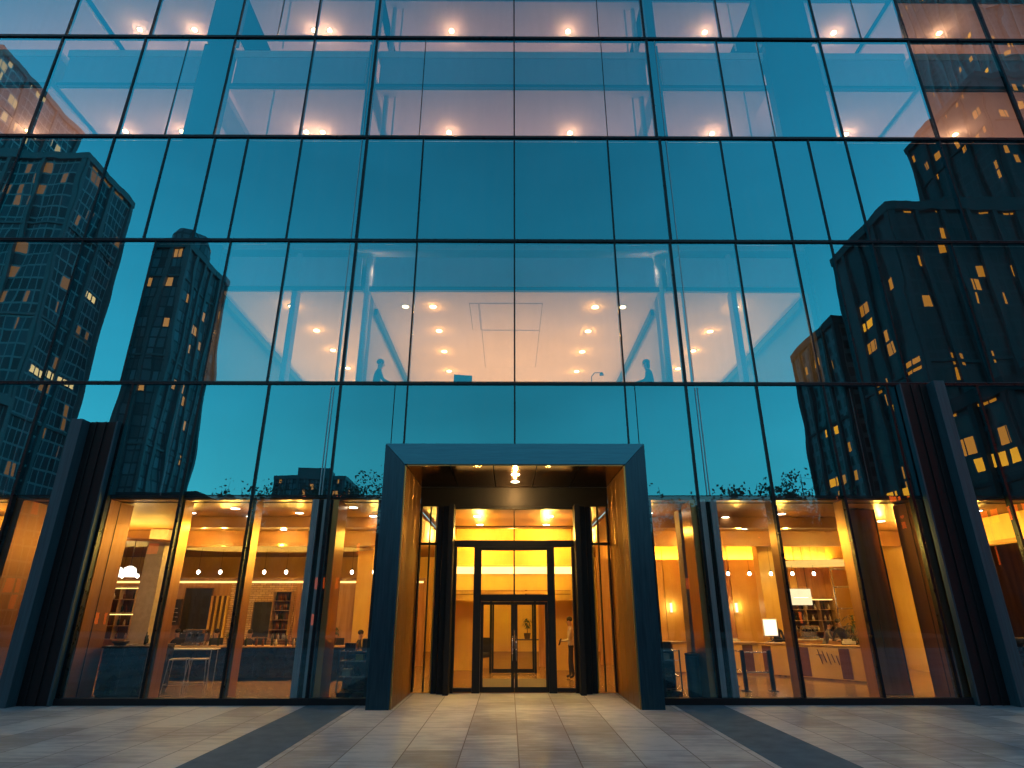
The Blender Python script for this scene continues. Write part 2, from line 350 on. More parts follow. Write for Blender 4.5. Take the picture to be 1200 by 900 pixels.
for x in (-13.9, -12.9, -8.95, 9.05, 11.6):
    g = MB(); g.box(x, x + .018, .03, .06, 4.7, 7.6); g.build('highlight_strip', M['steel_l'], B)  # more painted highlight streaks, just behind the glass
for z in ZR[1:]:
    g = MB(); g.box(-22, 22, -0.05, 0.12, z - .035, z + .035); g.build('transom', M['mullion'], B)
    g = MB(); g.box(-22, 22, -0.062, -0.0505, z + .037, z + .047); g.build('drip_edge', M['steel'], B)
for s in (-1, 1):
    g = MB(); g.box(s * 3.2, s * 4.7, 0.161, 0.239, 4.66, 5.87); g.build('spandrel_panel', M['spandrel'], B)
    g = MB(); g.box(s * 3.24, s * 22, -0.07, 0.14, 0, 0.14); g.build('plinth', M['black'], B)

# opaque zones behind the glass
SPX = [-22, -15.6, -12.6, -8.38, -4.68, 0, 4.62, 8.33, 12.5, 15.6, 22]
for a, b in zip(SPX, SPX[1:]):
    g = MB(); g.box(a, b, 0.16, 0.24, 4.66, 7.69) if abs(a + b) > 6 else g.box(a, b, 0.16, 0.24, 5.88, 7.69); g.build('spandrel_panel', M['spandrel'], B)
    g = MB(); g.box(a, b, 0.16, 0.24, 12.29, 16.125); g.build('spandrel_panel', M['spandrel'], B)
for a, b in ((-22, -8.75), (8.75, 22)):
    g = MB(); g.box(a, b, 0.16, 0.24, 7.8, 12.2); g.build('spandrel_panel', M['spandrel'], B)
# core screens between lit rooms on the upper floors
for a, b in ((-10.75, -9.75), (-5.0, -4.78), (4.7, 5.0), (8.75, 10.5)):
    for z0, z1 in ((16.2, 20.4), (20.6, 24.9)):
        g = MB(); g.box(a, b, 0.16, 0.5, z0, z1); g.build('core_screen', M['spandrel'], B)
# slabs and rooms
g = MB(); g.box(-22, 22, 0.26, 16, 12.1, 12.28); g.build('floor_slab', M['white'], B)
def room(x0, x1, zf, zc, zt, depth=13.0, ceil=True):
    """floor slab, ceiling, back wall, side walls and the front bulkhead of one lit room"""
    g = MB(); g.box(x0, x1, 0.3, depth, zf - .3, zf); g.build('floor_slab', M['white'], B)
    g = MB(); g.box(x0, x1, 0.42, depth, zc, zc + .12); g.build('ceiling_panel', M['office_ceiling'], B)
    g = MB(); g.box(x0, x1, depth, depth + .2, zf, zc); g.build('back_wall', M['white'], B)
    g = MB(); g.box(x0 + .1, x1 - .1, 0.32, 0.42, zc + .14, zt - .32); g.build('bulkhead', M['bulkhead'], B)
    g = MB(); g.box(x0, x1, 0.26, 0.34, zc - .03, zc + .10); g.build('ceiling_edge', M['steel'], B)
room(-4.25, 4.25, 7.1, 10.75, 12.2)
room(-8.6, -4.45, 7.1, 10.75, 12.2)
room(4.45, 8.6, 7.1, 10.75, 12.2)
for s in (-1, 1):
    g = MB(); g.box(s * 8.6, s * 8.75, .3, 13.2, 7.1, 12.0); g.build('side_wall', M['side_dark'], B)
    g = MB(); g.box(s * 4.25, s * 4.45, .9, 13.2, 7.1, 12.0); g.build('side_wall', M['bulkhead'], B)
    g = MB(); g.box(s * 8.42, s * 8.52, .5, 11, 10.35, 10.52); g.build('handrail_beam', M['steel'], B)
    g = MB(); g.box(s * 4.1, s * 4.2, .9, 11, 10.25, 10.45); g.build('handrail_beam', M['steel'], B)
    g = MB(); g.tube((s * 4.36, .55, 7.1), (s * 4.36, .55, 12.0), .10, seg=18); g.build('round_column', M['white'], B, smooth=True)
    g = MB(); g.tube((s * 4.95, .42, 7.1), (s * 4.95, .42, 12.0), .035, seg=12); g.build('slim_column', M['white'], B, smooth=True)
    g = MB(); g.box(s * 6.35, s * 6.5, .3, .6, 7.1, 12.0); g.build('column', M['bulkhead'], B)
# access panels in the middle ceiling
for (x0, x1, y0, y1) in ((-1.05, 0.85, 1.1, 2.9), (-1.05, 0.85, 2.96, 6.2), (-1.35, -1.11, 1.1, 2.9)):
    g = MB(); g.box(x0, x1, y0, y1, 10.735, 10.748); g.build('access_panel', M['office_ceiling'], B)
    g = MB()
    for a, b, c, d in ((x0 - .025, x0 - .004, y0 - .02, y1 + .02), (x1 + .004, x1 + .025, y0 - .02, y1 + .02), (x0 - .004, x1 + .004, y0 - .025, y0 - .004), (x0 - .004, x1 + .004, y1 + .004, y1 + .025)):
        g.box(a, b, c, d, 10.742, 10.749)
    g.build('panel_joint', M['grey'], B)
UP = [(-22, -15.8), (-15.5, -10.8), (-9.7, -5.02), (-4.72, 4.66), (5.02, 8.7), (10.55, 13.7), (13.95, 22)]
for x0, x1 in UP:
    room(x0, x1, 15.75, 18.6, 20.3, depth=9)
    room(x0, x1, 20.25, 22.9, 24.9, depth=9)
for s in (-1, 1):
    for z0, z1 in ((16.2, 20.3), (20.6, 24.8)):
        for x, w in ((4.42, .09), (4.12, .03)):
            g = MB(); g.tube((s * x, .75, z0), (s * x, .75, z1), w, seg=16); g.build('round_column', M['white'], B, smooth=True)
for z0, z1 in ((16.2, 20.3), (20.6, 24.8)):
    for x in (-8.2, 7.9):
        g = MB(); g.tube((x, .5, z0), (x, .5, z1), .03, seg=10); g.build('slim_column', M['white'], B, smooth=True)

# ---- pilasters, fins, bronze linings of the ground floor
for s, top in ((-1, 6.57), (1, 7.66)):
    g = MB(); g.box(s * 11.06, s * 11.34, -.42, -.075, 0, top); g.build('steel_fin', M['steel'], B, bevel=.006)
    g = MB(); g.box(s * 10.34, s * 11.055, -.12, -.04, 0, top); g.build('pilaster_panel', M['black'], B)
    for x in (10.62, 10.86):
        g = MB(); g.box(s * x, s * (x + .03), -.16, -.122, 0, top); g.build('pilaster_rib', M['black'], B)
    g = MB(); g.box(s * 10.29, s * 10.33, -.2, -.04, 0, top); g.build('edge_trim', M['steel'], B)
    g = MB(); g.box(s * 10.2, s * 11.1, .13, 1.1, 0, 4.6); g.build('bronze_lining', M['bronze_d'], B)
    g = MB(); g.box(s * 10.19, s * 10.196, .52, .54, 0, 4.6); g.build('lining_joint', M['black'], B)
    # paired steel blades flanking the entrance bays
    for x0, x1 in ((4.64, 4.80), (4.92, 5.08)):
        g = MB(); g.box(s * x0, s * x1, .03, .12, 0.14, 4.6); g.build('steel_fin', M['steel_l'], B, bevel=.004)
    g = MB(); g.box(s * 4.60, s * 5.1, .13, .6, 0, 4.6); g.build('pilaster_panel', M['black'], B)
    g = MB(); g.box(s * 4.44, s * 4.58, .12, .95, 0, 4.6); g.build('bronze_lining', M['bronze'], B)
    for x in (6.57, 8.36):
        g = MB(); g.box(s * (x - .05), s * (x + .05), .12, .56, 0, 4.6); g.build('bronze_fin', M['bronze'], B, bevel=.004)
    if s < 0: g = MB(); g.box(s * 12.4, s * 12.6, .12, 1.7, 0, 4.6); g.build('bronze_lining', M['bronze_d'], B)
    g = MB(); g.box(s * 3.22, s * 3.45, .13, .3, 0, 4.6); g.build('bronze_lining', M['black'], B)

# ---- lobby shell
g = MB(); g.box(-22, -2.72, 0.15, 18, -0.1, 0.012); g.build('lobby_floor', M['lobby_floor'], B)
g = MB(); g.box(2.72, 22, 0.15, 18, -0.1, 0.012); g.build('lobby_floor', M['lobby_floor'], B)
g = MB(); g.box(-2.71, 2.71, 2.06, 18, -0.1, 0.012); g.build('lobby_floor', M['lobby_floor'], B)
g = MB(); g.box(-22, -2.75, 0.25, 18, 4.62, 4.72); g.build('lobby_ceiling', M['lobby_ceiling'], B)
g = MB(); g.box(2.75, 22, 0.25, 18, 4.62, 4.72); g.build('lobby_ceiling', M['lobby_ceiling'], B)
g = MB(); g.box(-2.75, 2.75, 2.2, 18, 4.76, 4.86); g.build('lobby_ceiling', M['lobby_ceiling'], B)
for s in (-1, 1):      # shadow joint and lowered ceiling sails
    g = MB(); g.box(s * 3.3, s * 22, .62, .66, 4.605, 4.618); g.build('ceiling_joint', M['black'], B)
    g = MB(); g.box(s * 3.4, s * 10.0, 3.2, 3.5, 4.30, 4.616); g.build('ceiling_beam', M['lobby_ceiling'], B)
    g = MB(); g.box(s * 3.4, s * 14, 6.6, 6.75, 4.1, 4.616); g.build('ceiling_beam', M['lobby_ceiling'], B)
g = MB(); g.box(-22, 22, 18, 18.3, 0, 4.7); g.build('back_wall', M['gold'], B)
g = MB(); g.box(-22.3, -22, 0, 18, 0, 25); g.build('side_wall', M['spandrel'], B)
g = MB(); g.box(22, 22.3, 0, 18, 0, 25); g.build('side_wall', M['spandrel'], B)
g = MB(); g.box(-22.3, 22.3, 0, 18.3, 25.1, 25.5); g.build('roof', M['spandrel'], B)
# curved lit ceiling sails over the cafe
for (cx, cy, rx, ry) in ((-8.5, 7.4, 3.4, 1.2), (-13.6, 5.4, 2.6, 1.0)):
    g = MB(); g.lathe([(1.0, 0), (1.0, .06), (.97, .09)], (cx, cy, 4.05), 48, rx, ry); g.build('ceiling_sail', M['lobby_ceiling'], B)
    light('AREA', (cx, cy, 4.2), 200, AMB, rx * 1.6, ry * 1.4, (R(180), 0, 0))  # uplight added above the sail to brighten the ceiling

# ---- entrance portal
def frame_piece(pts, mat): g = MB(); g.poly(pts, -0.72, -0.05); return g.build('portal_frame', mat, B, bevel=.004)
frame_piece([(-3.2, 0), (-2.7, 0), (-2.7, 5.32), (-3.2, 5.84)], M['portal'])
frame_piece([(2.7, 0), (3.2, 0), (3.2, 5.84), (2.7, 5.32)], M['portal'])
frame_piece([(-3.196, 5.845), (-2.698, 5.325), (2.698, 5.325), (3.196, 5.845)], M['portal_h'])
for s in (-1, 1):
    ys = [-.70, -.05, .62, 1.3, 2.0]
    for a, b in zip(ys, ys[1:]):
        g = MB(); g.box(s * 2.66, s * 2.695, a + .008, b - .008, 0, 5.3); g.build('jamb_panel', M['bronze'], B, bevel=.003)
    g = MB(); g.box(s * 2.70, s * 3.18, -.05, 2.2, 0, 5.3); g.build('portal_side', M['black'], B)
for i in range(5):
    g = MB(); a = -2.65 + i * 1.06; g.box(a + .012, a + 1.048, -.70, 2.0, 5.285, 5.315); g.build('soffit_panel', M['soffit'], B)
g = MB(); g.box(-2.7, 2.7, -.6, 2.2, 5.33, 5.6); g.build('portal_side', M['black'], B)
# door wall at Y=2.04
def bar(x0, x1, z0, z1, y0=1.98, y1=2.12, m='black', nm='door_frame'):
    g = MB(); g.box(x0, x1, y0, y1, z0, z1); return g.build(nm, M[m], B, bevel=.004)
bar(-2.66, 2.66, 4.74, 5.28, 2.0, 2.14)
for s in (-1, 1):
    bar(s * 1.66, s * 1.80, 0, 4.735, 1.55, 2.1); bar(s * 1.82, s * 1.98, 0, 4.735, 1.8, 2.1); bar(s * 2.0, s * 2.14, 0, 4.735, 1.92, 2.1)
    bar(s * 2.34, s * 2.37, 0.03, 4.735); bar(s * 2.14, s * 2.66, 3.68, 3.74); bar(s * 2.60, s * 2.655, 0.03, 4.735)
    bar(s * .90, s * 1.10, 0, 3.62); bar(s * 1.58, s * 1.655, 0, 3.62)
    bar(s * 1.102, s * 1.578, 0.03, .12); 
bar(-1.655, 1.655, 3.625, 3.80); bar(-1.655, 1.655, 4.66, 4.735)
bar(-.9, .9, 2.20, 2.38); bar(-.9, .9, 3.54, 3.62); bar(-.02, .02, 2.38, 3.54); bar(-.015, .015, 3.80, 4.66)
bar(-1.66, 1.66, 4.18, 4.20, 2.03, 2.07)
for x0, x1, z0, z1 in ((-1.65, -.02, 3.8, 4.66), (.02, 1.65, 3.8, 4.66), (-.9, -.02, 2.38, 3.54), (.02, .9, 2.38, 3.54), (-1.58, -1.10, .12, 3.62), (1.10, 1.58, .12, 3.62), (-2.6, -2.14, .03, 3.68), (2.14, 2.6, .03, 3.68), (-2.6, -2.14, 3.74, 4.73), (2.14, 2.6, 3.74, 4.73)):
    g = MB(); g.box(x0, x1, 2.045, 2.055, z0, z1); g.build('entrance_glass', M['clear'], B)
def door(x0, x1, y, z1, hs, fr=.075):
    d = MB(); d.box(x0, x0 + fr, y, y + .05, .02, z1); d.box(x1 - fr, x1, y, y + .05, .02, z1); d.box(x0 + fr, x1 - fr, y, y + .05, z1 - fr, z1); d.box(x0 + fr, x1 - fr, y, y + .05, .02, .14)
    d = d.build('door', M['black'], B)
    g = MB(); g.box(x0 + fr, x1 - fr, y + .02, y + .03, .14, z1 - fr); g.build('door_glass', M['clear'], d)
    hx = x1 - fr / 2 if hs > 0 else x0 + fr / 2
    g = MB(); g.tube((hx, y - .06, .75), (hx, y - .06, 1.35), .014); g.tube((hx, y - .06, .85), (hx, y, .85), .008); g.tube((hx, y - .06, 1.25), (hx, y, 1.25), .008); g.build('handle', M['chrome'], d, smooth=True)
door(-.895, -.01, 2.02, 2.195, 1); door(.01, .895, 2.02, 2.195, -1)
# vestibule behind
for s in (-1, 1):
    for i in range(5):
        g = MB(); g.box(s * 2.15, s * 2.22, 2.2 + i * 1.2 + .02, 3.4 + i * 1.2 - .02, .012, 4.74); g.build('wall_panel', M['gold'], B, bevel=.01)
    g = MB(); g.box(s * 1.15, s * 2.14, 8.0, 8.12, .012, 4.74); g.build('wall_panel', M['gold'], B)
    g = MB(); g.box(s * .72, s * .80, 7.0, 7.1, .012, 2.3); g.build('door_frame', M['black'], B)
    g = MB(); g.box(s * 1.62, s * 1.70, 2.3, 8.0, .012, 4.74) if False else g.box(s * 2.06, s * 2.14, 2.3, 2.5, .012, 4.74); g.build('wall_reveal', M['wood'], B)
g = MB(); g.box(-2.14, 2.14, 7.0, 7.12, 2.3, 3.15); g.build('wall_panel', M['gold'], B)
g = MB(); g.box(-2.14, 2.14, 6.9, 7.0, 3.18, 3.42); g.build('cove_or_added_light', M['lamp_soft'], B)
g = MB(); g.box(-2.14, 2.14, 7.0, 7.12, 3.45, 4.74); g.build('wall_panel', M['gold'], B)
door(-.715, -.01, 7.03, 2.25, 1, .06); door(.01, .715, 7.03, 2.25, -1, .06)
g = MB()
for z in (2.5, 2.62): g.tube((-2.0, 6.94, z), (2.0, 6.94, z), .02)
g.build('rail', M['bronze'], B)

for s in (-1, 1):     # ribs on the vestibule walls and the mat
    for i in range(12):
        g = MB(); g.box(s * 2.09, s * 2.15, 2.62 + i * .42, 2.68 + i * .42, .012, 4.74); g.build('wall_rib', M['wood'], B)
g = MB(); g.box(-1.0, 1.0, 3.0, 5.2, .013, .024); g.build('entrance_mat', M['cloth_grey'], B)
g = MB(); g.box(-1.5, -1.2, 9.4, 9.7, .012, 2.3); g.box(-.05, .05, 9.4, 9.7, .012, 2.9); g.box(1.0, 1.3, 9.4, 9.7, .012, 2.3); g.box(-1.5, 1.3, 9.4, 9.7, 2.91, 3.1); g.build('wall_screen', M['wood'], B)
# ---- partition walls in the lobby
g = MB(); g.box(14.2, 14.4, 3.6, 17.9, .012, 4.6); g.box(14.2, 14.4, .7, 3.58, 3.8, 4.6); g.box(14.2, 14.4, .7, 3.58, .012, 1.05); g.build('partition_wall', M['gold'], B)
g = MB(); g.box(14.1, 14.2, 3.6, 3.75, 1.0, 3.9); g.box(14.1, 14.2, .7, 3.6, 3.8, 3.9); g.build('window_surround', M['bronze'], B)
g = MB(); g.box(15.8, 15.95, .7, 6, .012, 4.6); g.build('partition_wall', M['wood_d'], B)
g = MB(); g.box(-17.5, -12.7, 3.0, 3.25, .012, 4.6); g.build('partition_wall', M['gold'], B)
g = MB(); g.box(9.25, 9.95, 1.6, 2.3, .012, 4.6); g.build('column', M['bronze'], B, bevel=.01)
g = MB(); g.box(9.96, 9.985, 1.6, 2.3, .012, 4.6); g.build('column_edge', M['steel'], B)
g = MB(); g.box(-12.5, -11.9, 6, 6.6, .012, 4.6); g.build('column', M['grey'], B, bevel=.01)
g = MB(); g.box(5.1, 5.55, 2.2, 2.7, .012, 4.6); g.box(4.55, 4.95, 1.6, 2.1, 0.012, 4.6); g.build('column', M['grey'], B, bevel=.01)
for (x0, x1, y, m) in ((6.7, 7.3, 9.0, 'wood'), (9.4, 10.1, 8.6, 'gold'), (13.0, 13.6, 8.6, 'gold'), (-6.0, -5.4, 9.0, 'gold'), (-4.2, -3.7, 7.0, 'gold')):
    g = MB(); g.box(x0, x1, y, y + .5, .012, 4.6); g.build('column', M[m], B, bevel=.01)
# reception back wall (right) with panels
xs = [3.4 + i * 1.35 for i in range(9)]
for i, a in enumerate(xs[:-1]):
    g = MB(); g.box(a + .01, a + 1.34, 10.2, 10.3, .012, 4.6); g.build('wall_panel', M['gold' if i % 3 else 'wood'], B, bevel=.006)
# cafe back wall (left)
g = MB(); g.box(-22, -3.4, 9.6, 9.75, .012, 3.05); g.build('back_bar_wall', M['wood'], B)
g = MB(); g.box(-22, -3.4, 9.3, 9.58, 3.07, 3.16); g.build('cove_shelf', M['shelf'], B)
g = MB(); g.box(-21.8, -3.5, 9.56, 9.6, 2.98, 3.04); g.build('cove_or_added_light', M['lamp_soft'], B)
light('AREA', (-12, 9.45, 3.2), 850, AMB, 17, .3, (R(180), 0, 0))
light('AREA', (8.5, 10.0, 3.9), 500, AMB, 9, .3, (R(180), 0, 0))  # added fill facing up before the reception wall, no fixture
# round lit ceiling disc
g = MB(); g.lathe([(1.0, 0), (1.0, .05), (.9, .12)], (11.4, 8.0, 3.55), 48, 1.6, 1.3); g.build('lit_ceiling_disc', M['disc'], B)
M['brick'] = None
m, nt = new_mat('pale_brick'); tc = N(nt, 'ShaderNodeTexCoord'); mp = N(nt, 'ShaderNodeMapping'); mp.inputs['Rotation'].default_value = (R(90), 0, 0); L(nt, tc.outputs['Object'], mp.inputs[0])
br = N(nt, 'ShaderNodeTexBrick', i_Scale=1.0); br.inputs['Brick Width'].default_value = .24; br.inputs['Row Height'].default_value = .08; br.inputs['Mortar Size'].default_value = .008
br.inputs['Color1'].default_value = (.72, .5, .28, 1); br.inputs['Color2'].default_value = (.5, .32, .16, 1); br.inputs['Mortar'].default_value = (.25, .16, .08, 1); L(nt, mp.outputs[0], br.inputs['Vector'])
p = N(nt, 'ShaderNodeBsdfPrincipled', i_Roughness=.8); L(nt, br.outputs[0], p.inputs['Base Color']); out(nt, p.outputs[0]); M['brick'] = m
xa, _ = W(268, 730, 9.5); xb, _ = W(345, 730, 9.5)
g = MB(); g.box(xa, xb, 9.5, 9.59, .012, 2.96); g.build('brick_panel', M['brick'], B)

# ================================================================== DOWNLIGHTS
def make_downlight(r, mat, name='downlight'):
    t = thing(name, '', 'ceiling light')
    g = MB(); g.lathe([(r, 0), (r * 1.25, -.004), (r * 1.3, .0), (r * 1.25, .012)], seg=18); g.build('trim_ring', M['chrome'], t, smooth=True)
    g = MB(); g.lathe([(.001, -.008), (r * .95, -.006), (r, .0)], seg=18); g.build('lens', mat, t)
    return t
dl_o = make_downlight(.10, M['lamp_office']); dl_l = make_downlight(.11, M['lamp'])
first = {id(dl_o): True, id(dl_l): True}
def place(proto, x, y, z, label, group):
    if first[id(proto)]: o = proto; first[id(proto)] = False
    else: o = copy_tree(proto)
    o.location = (x, y, z); o['label'] = label; o['group'] = group
    return o
ordn = ['first', 'second', 'third', 'fourth', 'fifth', 'sixth']
ZC = 10.735
for s, side in ((-1, 'left-hand'), (1, 'right-hand')):
    for i, y in enumerate((1.3, 3.0, 4.7, 6.6)):
        place(dl_o, s * 2.5, y, ZC, f'glowing round downlight, {ordn[i]} from the window in the {side} row of the middle lit room', 'downlights in the rooms above the entrance')
        light('POINT', (s * 2.5, y, ZC - .15), 9, OFF, .03)
    place(dl_o, s * 3.35, 1.3, ZC, f'glowing downlight beside the partition, {side} side of the middle lit room', 'downlights in the rooms above the entrance')
    for i, (x, y) in enumerate(((6.85, 1.3), (6.6, 3.0), (6.5, 4.6), (6.4, 6.3), (6.3, 8.0))):
        place(dl_o, s * x, y, ZC, f'glowing downlight, {ordn[i]} from the window in the single row of the {side} side room', 'downlights in the rooms above the entrance')
        light('POINT', (s * x, y, ZC - .15), 9, OFF, .03)
for x in (-18, -14.4, -12.3, -7.7, -7.1, -2.4, 2.1, 7.4, 12.4, 16.5):
    place(dl_o, x, 2.35, 18.585, 'small round downlight glowing low in the upper lit window row', 'downlights of the first upper floor')
    light('POINT', (x, 2.35, 18.3), 18, (1, .52, .27), .06)
    if abs(x) < 17:
        place(dl_o, x, 1.62, 22.885, 'small round downlight glowing at the top edge of the picture', 'downlights of the top floor in view')
        light('POINT', (x, 1.62, 22.6), 18, (1, .52, .27), .06)
lob = [(-17, 2), (-14.5, 1.5), (-9.3, 2.4), (-9.2, 4.3), (-7.7, 1.6), (-7.4, 4.6), (-6.2, 2.4), (-5.7, 4.5), (-5.4, 1.5), (-8.0, 6.2), (-10.6, 5.8), (-12.5, 4.5), (-4.2, 3.0), (-3.9, 5.4),
       (3.9, 2.4), (5.6, 4.3), (7.3, 4.6), (7.8, 2.5), (8.9, 4.8), (10.9, 1.6), (11.6, 4.0), (13.1, 1.9), (13.0, 5.2), (6.2, 6.2), (16.5, 2.2)]
for x, y in lob:
    place(dl_l, x, y, 4.607, 'round white downlight in the brown lobby ceiling on the %s side of the entrance' % ('left' if x < 0 else 'right'), 'downlights in the lobby ceiling, %s' % ('cafe side' if x < 0 else 'reception side'))
    light('POINT', (x, y, 4.10), 135 if y > 3.2 else 36, AMB, .05)
for x, y in ((-15.8, 3.6), (-13.2, 6.9), (-11.3, 2.6), (-10.2, 7.3), (-9.0, 1.4), (-7.9, 3.1), (-7.1, 7.2), (-6.6, 5.8), (-5.2, 3.0), (-4.4, 1.4), (-5.2, 7.4), (-12.0, 8.0),
             (4.1, 4.2), (5.3, 2.4), (6.4, 3.2), (6.0, 5.3), (8.2, 3.6), (9.9, 5.6), (8.0, 5.9), (10.6, 7.4), (12.2, 3.0), (4.5, 6.2), (7.5, 7.6), (13.4, 7.4)):
    place(dl_l, x, y, 4.607, 'round white downlight in the brown lobby ceiling on the %s side of the entrance' % ('left' if x < 0 else 'right'), 'downlights in the lobby ceiling, %s' % ('cafe side' if x < 0 else 'reception side'))
for x, y in ((-3.5, 11), (0, 10.5), (3.5, 11), (0, 14.5)): light('POINT', (x, y, 4.0), 230, AMB, .1)  # added fill behind the inner doors, no fixtures
light('SPOT', (0.02, .25, 5.2), 1100, (1, .50, .15), .08, rot=(R(-6), 0, 0), spot=R(84), blend=1.0)
for x, y in ((-1.15, 4.0), (1.15, 4.0), (-1.15, 6.0), (1.15, 6.0)):
    place(dl_l, x, y, 4.75, 'round white downlight in the entrance vestibule ceiling', 'downlights in the vestibule')
    light('POINT', (x, y, 4.2), 170, AMB, .05)
for k, y in enumerate((.25, 1.2)):
    place(dl_l, 0.02, y, 5.28, ('front' if k == 0 else 'rear') + ' round downlight in the bronze portal soffit above the doors', 'downlights in the portal soffit')
    light('POINT', (0.02, y, 5.12), 110, (1, .50, .14), .04)
# added office fill: unseen area lights above the floor slabs, facing up
for x0, x1 in ((-4.1, 4.1), (-8.4, -4.6), (4.6, 8.4)):
    light('AREA', ((x0 + x1) / 2, 6.6, 7.2), 8.2 * (x1 - x0) * (8.5 if x0 == -4.1 else 11), OFF, x1 - x0, 9, (R(180), 0, 0))
for x0, x1 in UP:
    light('AREA', ((x0 + x1) / 2, 4.8, 15.85), 2.2 * (x1 - x0) * 6.5, (1, .44, .30), x1 - x0 - .3, 5.5, (R(180), 0, 0))
    light('AREA', ((x0 + x1) / 2, 4.2, 20.4), 1.6 * (x1 - x0) * 6.5, (1, .44, .30), x1 - x0 - .3, 4.5, (R(180), 0, 0))
# wall spotlights in the room corners
def spot_fix(x, y, z, label):
    t = thing('spotlight', label, 'spotlight', (x, y, z), group='spotlights behind the glass')
    g = MB(); g.lathe([(.05, 0), (.07, -.12), (.075, -.14)], seg=14); g.build('housing', M['white'], t, smooth=True)
    g = MB(); g.lathe([(.001, -.152), (.06, -.15), (.07, -.14)], seg=14); g.build('lens', M['pendant'], t)
    g = MB(); g.tube((0, 0, 0), (0, 0, .10), .01); g.build('bracket', M['chrome'], t)
    light('POINT', (x, y - .12, z - .35), 5, (1, .72, .5), .05)
for s, sd in ((-1, 'left'), (1, 'right')):
    spot_fix(s * 4.08, .62, 11.9, f'white spotlight in the upper {sd} corner of the middle lit room')
    spot_fix(s * 4.15, .5, 20.28, f'white spotlight just inside the {sd} main mullion, upper window row')
    spot_fix(s * 5.25, .5, 20.28, f'white spotlight just outside the {sd} main mullion, upper window row')
    spot_fix(s * (14.8 if s < 0 else 10.9), .5, 20.28, f'white spotlight alone in a far {sd} pane of the upper window row')

